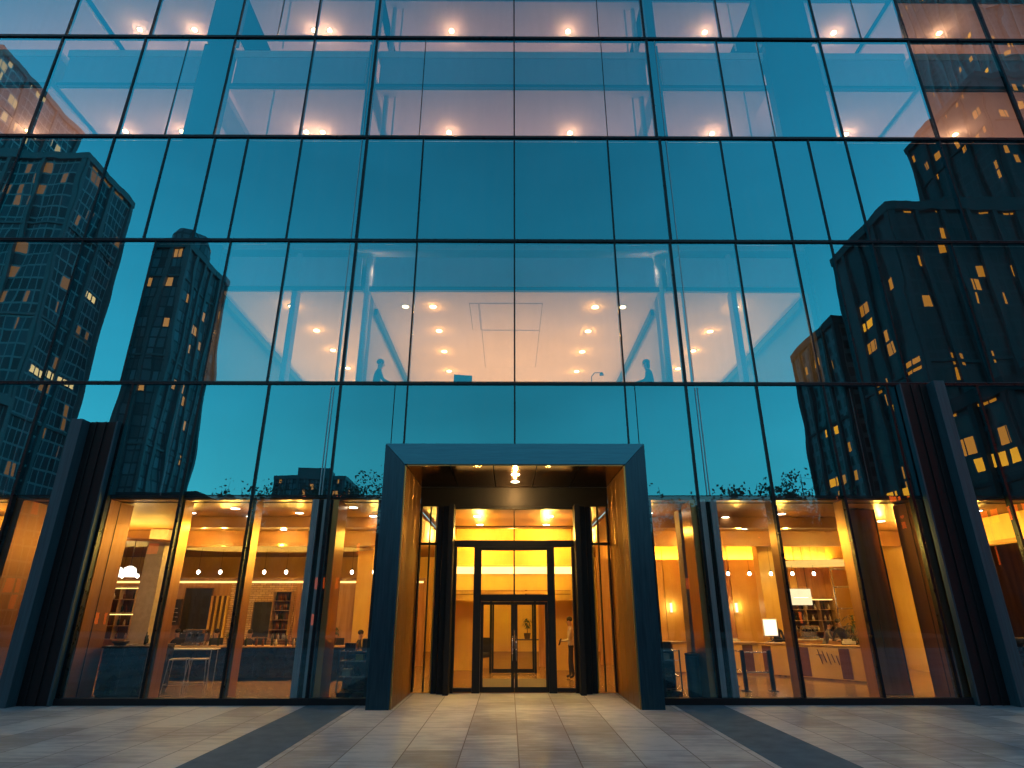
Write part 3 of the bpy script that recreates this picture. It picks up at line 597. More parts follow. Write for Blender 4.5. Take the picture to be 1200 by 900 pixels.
# ================================================================== PEOPLE
def bez(a, b, t): return a + (b - a) * t
def person(label, loc, rz, pose, shirt, trousers, group=None, h=1.68, long_hair=False):
    """one continuous skinned body; material by zone; hair as a child"""
    k = h / 1.72
    J = {}
    if pose == 'sit':
        hipz = .52
        legs = {}
        for s in (-1, 1):
            legs[s] = [(s * .10, 0, hipz), (s * .12, .42, hipz - .02), (s * .12, .46, .10), (s * .12, .58, .05)]
    else:
        hipz = .92
        legs = {s: [(s * .095, 0, hipz), (s * .11, .02 + .03 * s, .50), (s * .12, -.01 + .06 * s, .09), (s * .13, .12 + .06 * s, .04)] for s in (-1, 1)}
    lean = {'lean': .20, 'sit': .06}.get(pose, 0.0)
    sh = hipz + .50
    spine = [(0, 0, hipz), (0, lean * .3, hipz + .18), (0, lean * .7, hipz + .36), (0, lean, sh), (0, lean * 1.15 + .01, sh + .09)]
    head = [(0, lean * 1.2 + .03, sh + .17), (0, lean * 1.25 + .035, sh + .27)]
    if pose == 'hold': arms = {s: [(s * .19, lean, sh - .03), (s * .24, .04, sh - .30), (s * .12, .27, sh - .34), (s * .05, .33, sh - .33)] for s in (-1, 1)}
    elif pose in ('sit', 'lean'): arms = {s: [(s * .19, lean, sh - .03), (s * .25, lean + .10, sh - .28), (s * .17, lean + .34, sh - .32), (s * .14, lean + .42, sh - .33)] for s in (-1, 1)}
    else: arms = {s: [(s * .19, lean, sh - .03), (s * .24, -.02, sh - .30), (s * .25, .06, sh - .55), (s * .25, .08, sh - .64)] for s in (-1, 1)}
    V, E, RD = [], [], []
    def add(p, r, par=None):
        V.append(Vector(p) * k); RD.append((r * k if not isinstance(r, tuple) else (r[0] * k, r[1] * k))); i = len(V) - 1
        if par is not None: E.append((par, i))
        return i
    root = add(spine[0], (.145, .105))
    i1 = add(spine[1], (.125, .095), root); i2 = add(spine[2], (.150, .11), i1); i3 = add(spine[3], (.115, .085), i2); n = add(spine[4], .052, i3)
    h1 = add(head[0], (.072, .085), n); add(head[1], (.075, .09), h1)
    for s in (-1, 1):
        a = add(legs[s][0], .09, root); b = add(legs[s][1], .062, a); c = add(legs[s][2], .042, b); add(legs[s][3], (.04, .03), c)
        a = add(arms[s][0], .055, i3); b = add(arms[s][1], .042, a); c = add(arms[s][2], .030, b); hd = add(arms[s][3], (.034, .02), c)
        d = (Vector(arms[s][3]) - Vector(arms[s][2])).normalized(); side = Vector((1, 0, 0)) if abs(d.x) < .8 else Vector((0, 1, 0))
        for q in range(4):
            base = Vector(arms[s][3]) + side * (.024 - .016 * q)
            f1 = add(base + d * .05, .0085, hd); add(base + d * (.085 if q in (1, 2) else .075) + Vector((0, 0, -.02)), .0075, f1)
        add(Vector(arms[s][3]) - side * s * .045 + d * .03, .0095, hd)
    me = bpy.data.meshes.new('person'); me.from_pydata(V, E, []); me.update()
    tmp = bpy.data.objects.new('tmp', me); col.objects.link(tmp)
    sk = tmp.modifiers.new('s', 'SKIN'); sk.use_smooth_shade = True
    for i, r in enumerate(RD):
        d = me.skin_vertices[0].data[i]; d.radius = (r, r) if not isinstance(r, tuple) else r; d.use_root = (i == 0)
    ss = tmp.modifiers.new('ss', 'SUBSURF'); ss.levels = 2; ss.render_levels = 2
    dg = bpy.context.evaluated_depsgraph_get(); dg.update()
    m2 = bpy.data.meshes.new_from_object(tmp.evaluated_get(dg)); bpy.data.objects.remove(tmp)
    t = thing('person', label, 'person', loc, rz, group)
    m2.name = 'body'; m2.materials.clear()
    for mt in (M['skin'], shirt, trousers, M['cloth_dark']): m2.materials.append(mt)
    nz = spine[4][2] * k; hz = hipz * k
    for pgn in m2.polygons:
        c = pgn.center; pgn.use_smooth = True
        hand = False
        for s in (-1, 1):
            w = Vector(arms[s][2]) * k; d = (Vector(arms[s][3]) * k - w)
            if (c - w).dot(d.normalized()) > 0.0 and (c - w).length < .24 * k: hand = True
        pgn.material_index = 0 if (c.z > nz or hand) else (3 if c.z < .085 * k else (2 if c.z < hz + .04 * k else 1))
    o = bpy.data.objects.new('body', m2); col.objects.link(o); o.parent = t
    hy, hzz = head[1][1] * k, head[1][2] * k
    g = MB(); g.ell((0, hy - .018, hzz + .035), (.088 * k, .10 * k, .085 * k))
    if long_hair: g.ell((0, hy - .06, hzz - .06), (.085 * k, .055 * k, .14 * k))
    g.build('hair', M['hair'], t, smooth=True)
    g = MB(); g.ell((0, hy + .092 * k, hzz - .045), (.012, .018, .022)); g.build('nose', M['skin'], t, smooth=True)
    for s in (-1, 1):
        g = MB(); g.ell((s * .03, hy + .078 * k, hzz - .02), (.012, .008, .007), 8, 6); g.build('eye', M['hair'], t, smooth=True)
        g = MB(); g.ell((s * .082 * k, hy, hzz - .03), (.012, .02, .03), 8, 6); g.build('ear', M['skin'], t, smooth=True)
    g = MB(); g.ell((0, hy + .082 * k, hzz - .08), (.022, .008, .006), 8, 6); g.build('mouth', M['pot'], t, smooth=True)
    return t
def stool(loc, label, h=.5, group='bar stools behind the counters'):
    t = thing('stool', label, 'stool', loc, group=group)
    g = MB(); g.lathe([(.001, h), (.17, h), (.18, h - .02), (.17, h - .05), (.001, h - .05)], seg=20); g.build('seat', M['dark'], t, smooth=False)
    for a in range(4):
        c, s = math.cos(a * math.pi / 2 + .78), math.sin(a * math.pi / 2 + .78)
        g = MB(); g.tube((.12 * c, .12 * s, h - .05), (.2 * c, .2 * s, 0), .012); g.build('leg', M['chrome'], t)
    return t
WC, DC, GC = M['cloth_white'], M['cloth_dark'], M['cloth_grey']
person('person in a pale shirt and dark trousers standing in the vestibule holding a dark folder', (1.80, 5.3, .012), R(80), 'hold', WC, DC, h=1.70)
g = MB(); g.box(-.13, .13, -.015, .015, -.10, .10); o = g.build('folder', M['cloth_dark'], bevel=.004); o.location = (1.47, 5.36, 1.05); o.rotation_euler = (R(20), 0, R(80)); tag(o, 'dark folder held by the person standing in the vestibule', 'folder')
x, z = W(913, 745, 7.9)
person('person in dark clothes standing behind the reception counter beside the lit screen', (x, 7.9, .012), R(170), 'hold', DC, DC, h=1.58)
x, _ = W(967, 742, 7.2)
person('person in a grey top leaning over the reception counter towards a colleague', (x, 7.2, .012), R(-120), 'lean', GC, DC, h=1.55)
x, _ = W(992, 742, 6.9)
person('dark-suited person standing behind the reception counter with the head bent', (x, 6.9, .012), R(120), 'lean', DC, DC, h=1.62)
for i, (px, Y, lab, sh) in enumerate(((213, 7.6, 'barista in dark clothes behind the cafe bar below the chalk menu', DC), (257, 7.3, 'person in a pale shirt seated before the slatted cafe wall', WC), (294, 6.9, 'person in dark clothes in front of the pale brick panel', DC), (172, 7.8, 'person in grey seated near the grey cafe column', GC), (421, 6.0, 'dark-clothed person seated beyond the display case next to the portal', DC))):
    x, _ = W(px, 745, Y)
    person(lab, (x, Y, .012), R(160 + 30 * i), 'sit', sh, DC)
    stool((x, Y, .012), ['low stool under the barista below the chalk menu', 'low stool before the slatted cafe wall', 'low stool in front of the pale brick panel', 'low stool near the grey cafe column', 'low stool beyond the display case next to the portal'][i])
for px, lab, rz in ((441, 'silhouetted person seated at the lower left corner of the middle upstairs window', R(-70)), (763, 'silhouetted person seated at the lower right corner of the middle upstairs window', R(80))):
    x, _ = W(px, 437, .78)
    person(lab, (x, .78, 7.22), rz, 'sit', DC, DC, h=1.9, long_hair=px > 600)
    g = MB(); g.box(x - .5, x + .5, .45, 1.6, 7.102, 7.215); g.build('floor_podium', M['white'], B)
    stool((x, .78, 7.22), 'stool under the silhouetted person upstairs ' + ('left' if px < 600 else 'right') + ' of the middle window', group='stools upstairs')
# desks by the upstairs window
for x, s in ((-2.0, 'monitor'), (2.4, 'lamp')):
    t = thing('desk', f'white desk upstairs by the middle window carrying a {s}', 'desk', (x, 1.3, 7.1), group='desks upstairs')
    g = MB(); g.box(-.9, .9, -.35, .35, .72, .75); g.build('desktop', M['white'], t)
    for a in (-.85, .85):
        for b in (-.3, .3): g = MB(); g.box(a - .02, a + .02, b - .02, b + .02, 0, .72); g.build('leg', M['chrome'], t)
t = thing('monitor', 'dark computer monitor seen above the sill of the middle upstairs window', 'monitor', (-1.5, 1.2, 7.85), R(12))
g = MB(); g.box(-.27, .27, -.02, .02, .22, .58); g.build('screen', M['dark'], t, bevel=.01)
g = MB(); g.box(-.03, .03, .0, .03, .02, .3); g.box(-.12, .12, -.08, .08, 0, .02); g.build('stand', M['chrome'], t)
t = thing('desk_lamp', 'thin arched desk lamp at the right of the middle upstairs window', 'desk lamp', (2.25, 1.1, 7.85))
g = MB(); pts = [(0, 0, 0), (0, 0, .5), (.1, 0, .62), (.28, 0, .62)]
for a, b in zip(pts, pts[1:]): g.tube(a, b, .012)
g.build('arm', M['black'], t)
g = MB(); g.lathe([(.03, .03), (.07, -.05)], (.3, 0, .60), 14); g.build('lamp_shade', M['black'], t)
g = MB(); g.lathe([(.08, 0), (.08, .02)], seg=16); g.build('base', M['black'], t)

# ================================================================== CAFE (left of the entrance)
def counter(name, label, cat, x0, x1, y0, y1, h, body, top, loc=True, panels=0):
    t = thing(name, label, cat, ((x0 + x1) / 2, (y0 + y1) / 2, .012)); a, b = (x1 - x0) / 2, (y1 - y0) / 2
    g = MB(); g.box(-a + .03, a - .03, -b + .04, b, .08, h - .04); g.build('body', M[body], t, bevel=.01)
    g = MB(); g.box(-a, a, -b, b + .02, h - .04, h); g.build('worktop', M[top], t, bevel=.008)
    g = MB(); g.box(-a + .06, a - .06, -b + .09, b - .05, 0, .08); g.build('toe_kick', M['black'], t)
    for i in range(panels):
        w = (2 * a - .1) / panels; g = MB(); g.box(-a + .05 + i * w + .01, -a + .05 + (i + 1) * w - .01, -b + .02, -b + .038, .1, h - .06); g.build('front_panel', M[body], t, bevel=.004)
    return t
counter('service_counter', 'dark blue square counter standing right behind the glass beside the left pilaster', 'counter', -10.1, -8.95, .9, 2.2, 1.15, 'dark', 'dark', panels=2)
counter('bar_counter', 'long dark cafe bar with a pale worktop', 'counter', -11.6, -4.95, 4.7, 5.4, .95, 'dark', 'shelf', panels=7)
counter('low_cabinet', 'black low cabinet in front of the golden marble wall, far left', 'cabinet', -16.4, -11.4, 1.9, 2.6, .95, 'dark', 'dark', panels=4)
def shelf_unit(label, x0, x1, y, z0, z1, nz, nx, back='wood_d'):
    t = thing('bottle_shelf', label, 'shelf', ((x0 + x1) / 2, y, z0)); a = (x1 - x0) / 2; H = z1 - z0
    g = MB(); g.box(-a, a, .16, .18, 0, H); g.build('back_panel', M[back], t)
    for i in range(nx + 1):
        xx = -a + i * 2 * a / nx; g = MB(); g.box(xx - .012, xx + .012, -.15, .16, 0, H); g.build('upright', M['shelf'], t)
    for j in range(nz + 1):
        zz = j * H / nz; g = MB(); g.box(-a, a, -.16, .159, zz - .012, zz + .012); g.build('shelf_board', M['shelf'], t)
    return t
bottle_me = {}
def bottle(x, y, z, label, group, kind=None):
    kind = kind or random.choice('abc'); key = kind
    if key not in bottle_me:
        g = MB(); hh = {'a': .26, 'b': .3, 'c': .2}[kind]; r = {'a': .035, 'b': .036, 'c': .045}[kind]
        g.lathe([(r, 0), (r, hh * .6), (r * .4, hh * .75), (r * .35, hh), (.001, hh)], seg=10)
        o = g.build('bottle', M['bottle_' + kind], smooth=True); bottle_me[key] = o; o.location = (x, y, z)
    else:
        o = bottle_me[key].copy(); col.objects.link(o); o.location = (x, y, z)
    return tag(o, label, 'bottle', group)
def fill(x0, x1, y, z0, z1, nz, per, where):
    H = (z1 - z0) / nz
    for j in range(nz):
        if H < .24: continue
        for i in range(per):
            if random.random() < .18: continue
            xx = x0 + .08 + (x1 - x0 - .16) * (i + .5) / per + random.uniform(-.01, .01)
            k = random.choice('abc')
            bottle(xx, y + random.uniform(-.05, .05), z0 + j * H + .0125, {'a': 'amber', 'b': 'dark green', 'c': 'pale'}[k] + ' bottle on the ' + where, 'bottles on the ' + where, k)
shelf_unit('tall wooden bottle shelf left of the grey column', -15.6, -13.3, 8.4, 1.0, 2.8, 4, 4); fill(-15.6, -13.3, 8.4, 1.0, 2.8, 4, 12, 'tall shelf left of the grey column')
xa, _ = W(178, 720, 9.2); xb, _ = W(193, 720, 9.2)
shelf_unit('small shelf with bottles right of the grey column', xa - .3, xb + .2, 9.2, .95, 2.6, 4, 2); fill(xa - .3, xb + .2, 9.2, .95, 2.6, 4, 6, 'small shelf right of the grey column')
xa, _ = W(322, 720, 9.3); xb, _ = W(343, 720, 9.3)
shelf_unit('narrow shelf of bottles on the pale brick panel', xa, xb, 9.3, .95, 2.65, 5, 1); fill(xa, xb, 9.3, .95, 2.65, 5, 7, 'narrow shelf on the brick panel')
def menu_board(label, px0, px1, py0, py1, rows, title=None, Y=9.5):
    xa, z1 = W(px0, py0, Y); xb, z0 = W(px1, py1, Y)
    t = thing('menu_board', label, 'menu board', ((xa + xb) / 2, Y, z0)); a, H = (xb - xa) / 2, z1 - z0
    g = MB(); g.box(-a, a, -.03, 0, 0, H); g.build('board', M['board'], t)
    g = MB(); g.box(-a - .03, -a, -.045, .01, -.03, H + .03); g.box(a, a + .03, -.045, .01, -.03, H + .03); g.box(-a, a, -.045, .01, -.03, 0); g.box(-a, a, -.045, .01, H, H + .03); g.build('frame', M['wood_d'], t)
    g = MB(); rr = random.Random(len(label))
    for j in range(rows):
        z = H * (.12 + .7 * j / max(1, rows)); x = -a + .08
        while x < a - .15:
            w = rr.uniform(.05, .16); g.box(x, min(x + w, a - .06), -.034, -.031, z, z + .022); x += w + .04
    if rows: g.build('lettering', M['chalk'], t)
menu_board('black chalk menu with four lines of pale writing in the cafe', 196, 212, 703, 732, 4)
menu_board('tall dark panel with faint writing near its top behind the cafe bar', 223, 243, 690, 750, 1)
menu_board('dark blank screen on the pale brick wall', 302, 317, 706, 746, 0)
for i in range(7):
    x, _ = W(249 + i * 3, 725, 9.5); g = MB(); g.box(x - .035, x + .035, 9.42, 9.5, .9, 2.5); g.build('slat', M['wood_d' if i % 2 else 'gold'], B)
def wire_stool(loc, label):
    t = thing('wire_stool', label, 'stool', loc, R(15), 'wire stools at the cafe window'); w, h = .2, .78
    g = MB()
    for a, b in (((-w, -w), (w, -w)), ((w, -w), (w, w)), ((w, w), (-w, w)), ((-w, w), (-w, -w))): g.tube((*a, h), (*b, h), .011)
    g.box(-w, w, -w, w, h + .011, h + .02); g.build('seat', M['wire'], t)
    for sx in (-1, 1):
        for sy in (-1, 1): g = MB(); g.tube((sx * w, sy * w, h), (sx * (w + .06), sy * (w + .06), 0), .011); g.build('leg', M['wire'], t)
    g = MB(); q = w + .045
    for a, b in (((-q, -q), (q, -q)), ((q, -q), (q, q)), ((q, q), (-q, q)), ((-q, q), (-q, -q))): g.tube((*a, .2), (*b, .2), .008)
    g.build('foot_rail', M['wire'], t)
for px, py, lab in ((205, 812, 'taller pale wire stool nearest the mullion'), (228, 812, 'pale wire stool beside the white-topped table')):
    x, y = G(px, py); wire_stool((x, y, .012), lab)
x, y = G(216, 806)
t = thing('high_table', 'narrow white-topped wire table behind the two wire stools', 'table', (x, y, .012))
g = MB(); g.box(-.75, .75, -.25, .25, .95, .98); g.build('tabletop', M['white'], t, bevel=.005)
for sx in (-.7, .7):
    for sy in (-.2, .2): g = MB(); g.tube((sx, sy, .95), (sx, sy, 0), .012); g.build('leg', M['wire'], t)
def pendant(loc, label):
    t = thing('pendant_lamp', label, 'pendant lamp', loc, group='bell pendants over the cafe')
    g = MB(); g.lathe([(.05, .32), (.16, .26), (.21, .1), (.22, 0), (.205, 0), (.19, .1), (.14, .24), (.04, .29)], seg=24); g.build('lamp_shade', M['pendant'], t, smooth=True)
    g = MB(); g.tube((0, 0, .32), (0, 0, 1.1), .008); g.build('cord', M['black'], t)
    g = MB(); g.ell((0, 0, .08), (.05, .05, .07)); g.build('bulb', M['lamp'], t, smooth=True)
for px, lab in ((137, 'left bell-shaped white pendant lamp over the cafe'), (153, 'right bell-shaped white pendant lamp over the cafe')):
    x, z = W(px, 676, 4.4); pendant((x, 4.4, z), lab)
# little glowing bulbs, added for sparkle
def sparkle_bulb(loc, label, group, proto=[]):
    if not proto:
        t = thing('sparkle_bulb', label, 'pendant lamp', loc, group=group)
        g = MB(); g.ell((0, 0, 0), (.055, .055, .07)); g.build('bulb', M['lamp'], t, smooth=True)  # bulb added for sparkle
        g = MB(); g.lathe([(.02, .06), (.03, .07), (.03, .12), (.01, .13)], seg=10); g.build('sparkle_bulb_socket', M['black'], t)
        g = MB(); g.tube((0, 0, .13), (0, 0, 1.35), .005, seg=6); g.build('cord', M['black'], t); proto.append(t)
    else: t = copy_tree(proto[0])
    t.location = loc; t['label'] = label; t['group'] = group
for i in range(9): sparkle_bulb((-11.2 + i * .78, 7.2, 3.25), 'added sparkle bulb hanging in a row above the cafe bar', 'added sparkle bulbs over the cafe bar')
for i in range(6): sparkle_bulb((7.2 + i * .8, 8.1, 3.25), 'added sparkle bulb hanging in a row behind the reception counter', 'added sparkle bulbs behind the reception')
for i in range(5): sparkle_bulb((-15.4 + i * .55, 7.9, 3.15), 'added sparkle bulb hanging before the tall bottle shelf', 'added sparkle bulbs before the tall shelf')
# glowing strips added on the shelves as extra bright points
for x0, x1, y, z in ((-15.5, -13.4, 8.22, 2.72), (-15.5, -13.4, 8.22, 1.82), (10.95, 12.55, 9.72, 2.35)):
    g = MB(); g.box(x0, x1, y, y + .03, z, z + .03); g.build('cove_or_added_light', M['lamp_soft'], B)
# things standing on the counters
def coffee_machine(loc, label, rz=0):
    t = thing('coffee_machine', label, 'coffee machine', loc, rz)
    g = MB(); g.box(-.3, .3, -.2, .2, 0, .08); g.box(-.3, .3, 0, .2, .08, .42); g.box(-.3, .3, -.2, .2, .34, .46); g.build('body', M['chrome'], t, bevel=.012)
    for s in (-.12, .12): g = MB(); g.tube((s, -.12, .34), (s, -.12, .26), .035); g.tube((s, -.12, .28), (s, -.26, .26), .012); g.build('group_head', M['black'], t)
coffee_machine((-9.9, 5.1, .962), 'chrome espresso machine on the dark cafe bar, left end')
coffee_machine((-6.0, 5.1, .962), 'second chrome espresso machine on the cafe bar, near the brick panel')
for i, (px, lab) in enumerate(((105, 'loaf-shaped dark bag on the square counter'), (140, 'round dark bowl on the square counter'))):
    x, _ = W(px, 755, 1.4); g = MB(); g.lathe([(.001, 0), (.12, 0), (.2, .08), (.19, .1), (.1, .03), (.001, .02)], (0, 0, 0), 18); o = g.build('bowl', M['wood_d'], smooth=True); o.location = (max(-9.95, x), 1.4, 1.162); tag(o, lab.replace('loaf-shaped dark bag', 'wide wooden bowl'), 'bowl')
def plant(loc, label, h, n, spread, leaf=.35, name='potted_plant'):
    t = thing(name, label, 'plant', loc)
    g = MB(); g.lathe([(.001, 0), (.10, 0), (.14, .22), (.12, .22), (.11, .18), (.001, .18)], seg=16); g.build('pot', M['pot'], t, smooth=False)
    g = MB(); g.tube((0, 0, .18), (.02, .01, h * .6), .014, .008); g.build('stem', M['bark'], t)
    g = MB(); rr = random.Random(int(h * 100))
    for i in range(n):
        a = rr.uniform(0, 6.28); z = .2 + (h - .35) * rr.uniform(.35, 1); L0 = leaf * rr.uniform(.6, 1.1); c, s = math.cos(a), math.sin(a); prev = None
        for q in range(5):
            t0 = q / 4; r = t0 * L0 * spread; zz = z + L0 * (.9 * t0 - 1.1 * t0 * t0); w = .035 * math.sin(math.pi * min(.98, t0 * .9 + .08))
            p = (Vector((c * r - s * w, s * r + c * w, zz)), Vector((c * r + s * w, s * r - c * w, zz)))
            p = [g.bm.verts.new(v) for v in p]
            if prev: g.bm.faces.new((prev[0], prev[1], p[1], p[0]))
            prev = p
    g.build('foliage', M['leafy'], t)
x, _ = W(20, 745, 2.2); plant((x, 2.2, .962), 'thin palm in a pot on the low black cabinet at the far left', 1.1, 34, 1.0, .4)
x, _ = W(1003, 735, 8.2)
plant((x, 8.2, .012), 'leafy plant behind the reception counter', 1.9, 60, .9, .5)
plant((-5.6, 4.95, .962), 'bushy plant on the cafe bar beside the brick panel', .62, 46, .9, .3)
plant((-8.7, 4.95, .962), 'small dark plant in the middle of the cafe bar', .5, 40, .9, .25)
# chairs and small things along the cafe bar
def cafe_chair(x, y, rz, label):
    t = thing('cafe_chair', label, 'chair', (x, y, .012), rz, 'high-backed chairs along the cafe bar')
    g = MB(); g.box(-.2, .2, -.2, .2, .62, .67); g.build('seat', M['cloth_dark'], t, bevel=.015)
    g = MB(); g.box(-.19, .19, -.2, -.16, .75, 1.12); g.build('backrest', M['cloth_dark'], t, bevel=.012)
    for sx in (-1, 1):
        for sy in (-1, 1): g = MB(); g.tube((sx * .17, sy * .17, .62), (sx * .21, sy * .21, 0), .014); g.build('leg', M['black'], t)
        g = MB(); g.tube((sx * .15, -.18, .62), (sx * .15, -.18, .78), .012); g.build('back_post', M['black'], t)
for i, x in enumerate((-10.9, -9.7, -8.2, -7.1, -5.7)):
    cafe_chair(x, 6.0 + .1 * (i % 2), R(175 + 12 * (i % 3)), ['high-backed dark chair', 'second high-backed dark chair', 'middle high-backed dark chair', 'fourth high-backed dark chair', 'fifth high-backed dark chair'][i] + ' from the left behind the cafe bar')
for i in range(26):
    x = -11.3 + i * .24 + random.uniform(-.05, .05)
    if abs(x + 9.9) < .45 or abs(x + 6.0) < .45 or abs(x + 5.6) < .3 or abs(x + 8.7) < .25: continue
    bottle(x, 4.95 + random.uniform(-.12, .2), .9625, 'bottle or jar standing on the dark cafe bar', 'bottles on the cafe bar')
for i, (px, py) in enumerate(((118, 742), (128, 742))):
    bottle(-9.5 + i * .25, 1.7, 1.162, 'bottle standing on the square counter behind the glass', 'bottles on the square counter', 'b')
# display cases next to the portal
def display(label, x0, x1, y0, y1):
    t = thing('display_case', label, 'display case', ((x0 + x1) / 2, (y0 + y1) / 2, .012)); a, b = (x1 - x0) / 2, (y1 - y0) / 2
    g = MB(); g.box(-a, a, -b, b, 0, .12); g.build('base', M['dark'], t)
    for z in (.45, .8, 1.02): g = MB(); g.box(-a + .02, a - .02, -b + .02, b - .02, z, z + .02); g.build('shelf', M['chrome'], t)
    for sx in (-1, 1):
        for sy in (-1, 1): g = MB(); g.box(sx * a - .015, sx * a + .015, sy * b - .015, sy * b + .015, .12, 1.05); g.build('upright', M['steel'], t)
    g = MB(); g.box(-a, a, b + .016, b + .03, .12, 1.05); g.build('back_panel', M['dark'], t)
    g = MB(); g.box(-a + .02, a - .02, -b - .01, -b, .12, 1.02); g.build('front_glass', M['clear'], t)
    return t
display('glass display case with steel shelves just left of the portal', -4.3, -3.55, 1.0, 1.6)
display('glass display case with steel shelves just right of the portal', 3.6, 4.1, 1.2, 1.8)
for i, (x, y, z, s, mt) in enumerate(((-4.15, 1.3, .482, (.2, .2, .14), 'chalk'), (-3.85, 1.3, .832, (.18, .2, .12), 'gold'), (-4.1, 1.3, 1.053, (.26, .22, .16), 'dark'), (-3.72, 1.28, 1.053, (.16, .2, .26), 'wood_d'), (3.8, 1.5, .832, (.2, .2, .12), 'chalk'), (3.85, 1.5, 1.053, (.22, .2, .18), 'wood_d'))):
    lab = ['white box on the lower shelf of the left display case', 'tan box on the upper shelf of the left display case', 'dark box on top of the left display case', 'brown upright box on top of the left display case', 'white box inside the right display case', 'brown box on top of the right display case'][i]
    g = MB(); g.box(-s[0] / 2, s[0] / 2, -s[1] / 2, s[1] / 2, 0, s[2]); g.box(-s[0] / 2 - .005, s[0] / 2 + .005, -s[1] / 2 - .005, s[1] / 2 + .005, s[2] * .8, s[2] + .006); o = g.build('box', M[mt], bevel=.004); o.location = (x, y, z); tag(o, lab, 'box')
t = thing('waste_bin', 'tall steel cylinder bin behind the glass right of the portal', 'bin', (4.28, .75, .012))
g = MB(); g.lathe([(.16, 0), (.16, .92), (.15, .95)], seg=28); g.build('body', M['steel'], t, smooth=False)
g = MB(); g.lathe([(.165, .95), (.165, 1.0), (.08, 1.02), (.08, .98)], seg=28); g.build('lid', M['black'], t)

# ================================================================== RECEPTION (right of the entrance)
def slab_seg(name, p, q, h, th, parent, mat, z0=0.0):
    dx, dy = q[0] - p[0], q[1] - p[1]; Ln = math.hypot(dx, dy); a = math.atan2(dy, dx)
    g = MB(); g.box(0, Ln, 0, th, z0, h); o = g.build(name, M[mat], parent, bevel=.006); o.location = (p[0], p[1], 0); o.rotation_euler = (0, 0, a); return o, Ln, a
t = thing('reception_counter', 'long golden stone reception counter with darker panels', 'counter', (0, 0, .012))
P0, P1, P2 = (4.9, 6.9), (8.0, 6.2), (10.4, 3.6)
for p, q, n in ((P0, P1, 5), (P1, P2, 6)):
    slab_seg('body', p, q, .92, .5, t, 'gold', .06)
    o, Ln, a = slab_seg('worktop', (p[0] + .02, p[1] - .04), (q[0] + .02, q[1] - .04), .98, .6, t, 'shelf', .935)
    for i in range(n):
        w = Ln / n
        if i % 2: continue
        g = MB(); g.box(i * w + .25 * w, i * w + .75 * w, -.012, -.002, .08, .9); oo = g.build('front_panel', M['bronze_d'], t); oo.location = (p[0], p[1], 0); oo.rotation_euler = (0, 0, a)
g = MB(); dx = .0
for i in range(5): g.tube((1.9 + i * .13, -.02, .86 - .04 * i), (2.0 + i * .12, -.02, .45 + .05 * (i % 2)), .012)
g.lathe([(.09, 0), (.1, .01)], (1.95, -.02, .7), 12)
oo = g.build('dark_motif', M['wood_d'], t); oo.location = (P1[0], P1[1], 0); oo.rotation_euler = (0, 0, math.atan2(P2[1] - P1[1], P2[0] - P1[0]))
xa, z1 = W(889, 728, 7.4); xb, z0 = W(904, 748, 7.4)
t = thing('lit_screen', 'bright white screen on a short stand on the left part of the reception counter', 'screen', ((xa + xb) / 2, 6.75, .992))
g = MB(); a = .25; g.box(-a, a, -.02, .02, .16, .72); g.build('housing', M['white'], t, bevel=.01)
g = MB(); g.box(-a + .03, a - .03, -.026, -.021, .19, .69); g.build('screen', M['screen'], t)
g = MB(); g.box(-.03, .03, -.01, .03, .02, .2); g.box(-.14, .14, -.09, .09, 0, .02); g.build('stand', M['chrome'], t)
xa, z1 = W(927, 690, 9.6); xb, z0 = W(956, 709, 9.6)
t = thing('lightbox_sign', 'glowing cream light box sign hanging over the reception back counter', 'sign', ((xa + xb) / 2, 9.6, z0))
a, H = (xb - xa) / 2, z1 - z0
g = MB(); g.box(-a, a, 0, .1, 0, H); g.build('face', M['lightbox'], t, bevel=.01)
g = MB()
for i in range(6): g.lathe([(.055, 0), (.055, .012)], (-a + .2 + i * (2 * a - .4) / 5, -.02, H * .45), 12)
g.build('lettering', M['pendant'], t)
g = MB(); g.tube((-a + .1, .05, H), (-a + .1, .05, 4.6 - z0), .01); g.tube((a - .1, .05, H), (a - .1, .05, 4.6 - z0), .01); g.build('hanger', M['black'], t)
counter('back_counter', 'low counter with machines under the glowing light box sign', 'counter', 10.6, 13.8, 9.2, 9.8, .95, 'wood', 'white', panels=4)
coffee_machine((11.3, 9.5, .962), 'chrome machine on the back counter under the light box sign')
coffee_machine((12.6, 9.5, .962), 'second chrome machine on the back counter, nearer the gold column')
# clutter of the reception back area
shelf_unit('wooden shelf with pale bottles behind the reception counter, under the light box', 10.9, 12.6, 9.9, 1.2, 2.4, 3, 3); fill(10.9, 12.6, 9.9, 1.2, 2.4, 3, 9, 'shelf under the light box')
t = thing('glass_partition', 'steel-framed glass partition behind the reception staff', 'partition', (13.4, 8.4, .012))
for z in (2.0, 2.75, 3.4): g = MB(); g.box(-1.4, .7, -.02, .02, z, z + .05); g.build('rail', M['chrome'], t)
for x in (-1.4, -.35, .7): g = MB(); g.box(x - .02, x + .02, -.02, .02, 0, 3.4); g.build('post', M['chrome'], t)
g = MB(); g.box(-1.38, .68, -.004, .004, .1, 3.4); g.build('glass_panel', M['clear'], t)
for x0, x1, z0, z1 in ((4.9, 5.6, .012, 2.3), (7.6, 8.5, .012, 2.5)):
    g = MB(); g.box(x0, x1, 10.1, 10.19, z0, z1); g.build('doorway_panel', M['wood_d'], B)
    g = MB(); g.box(x0 - .08, x0, 10.05, 10.19, z0, z1 + .08); g.box(x1, x1 + .08, 10.05, 10.19, z0, z1 + .08); g.box(x0, x1, 10.05, 10.19, z1, z1 + .08); g.build('door_trim', M['shelf'], B)
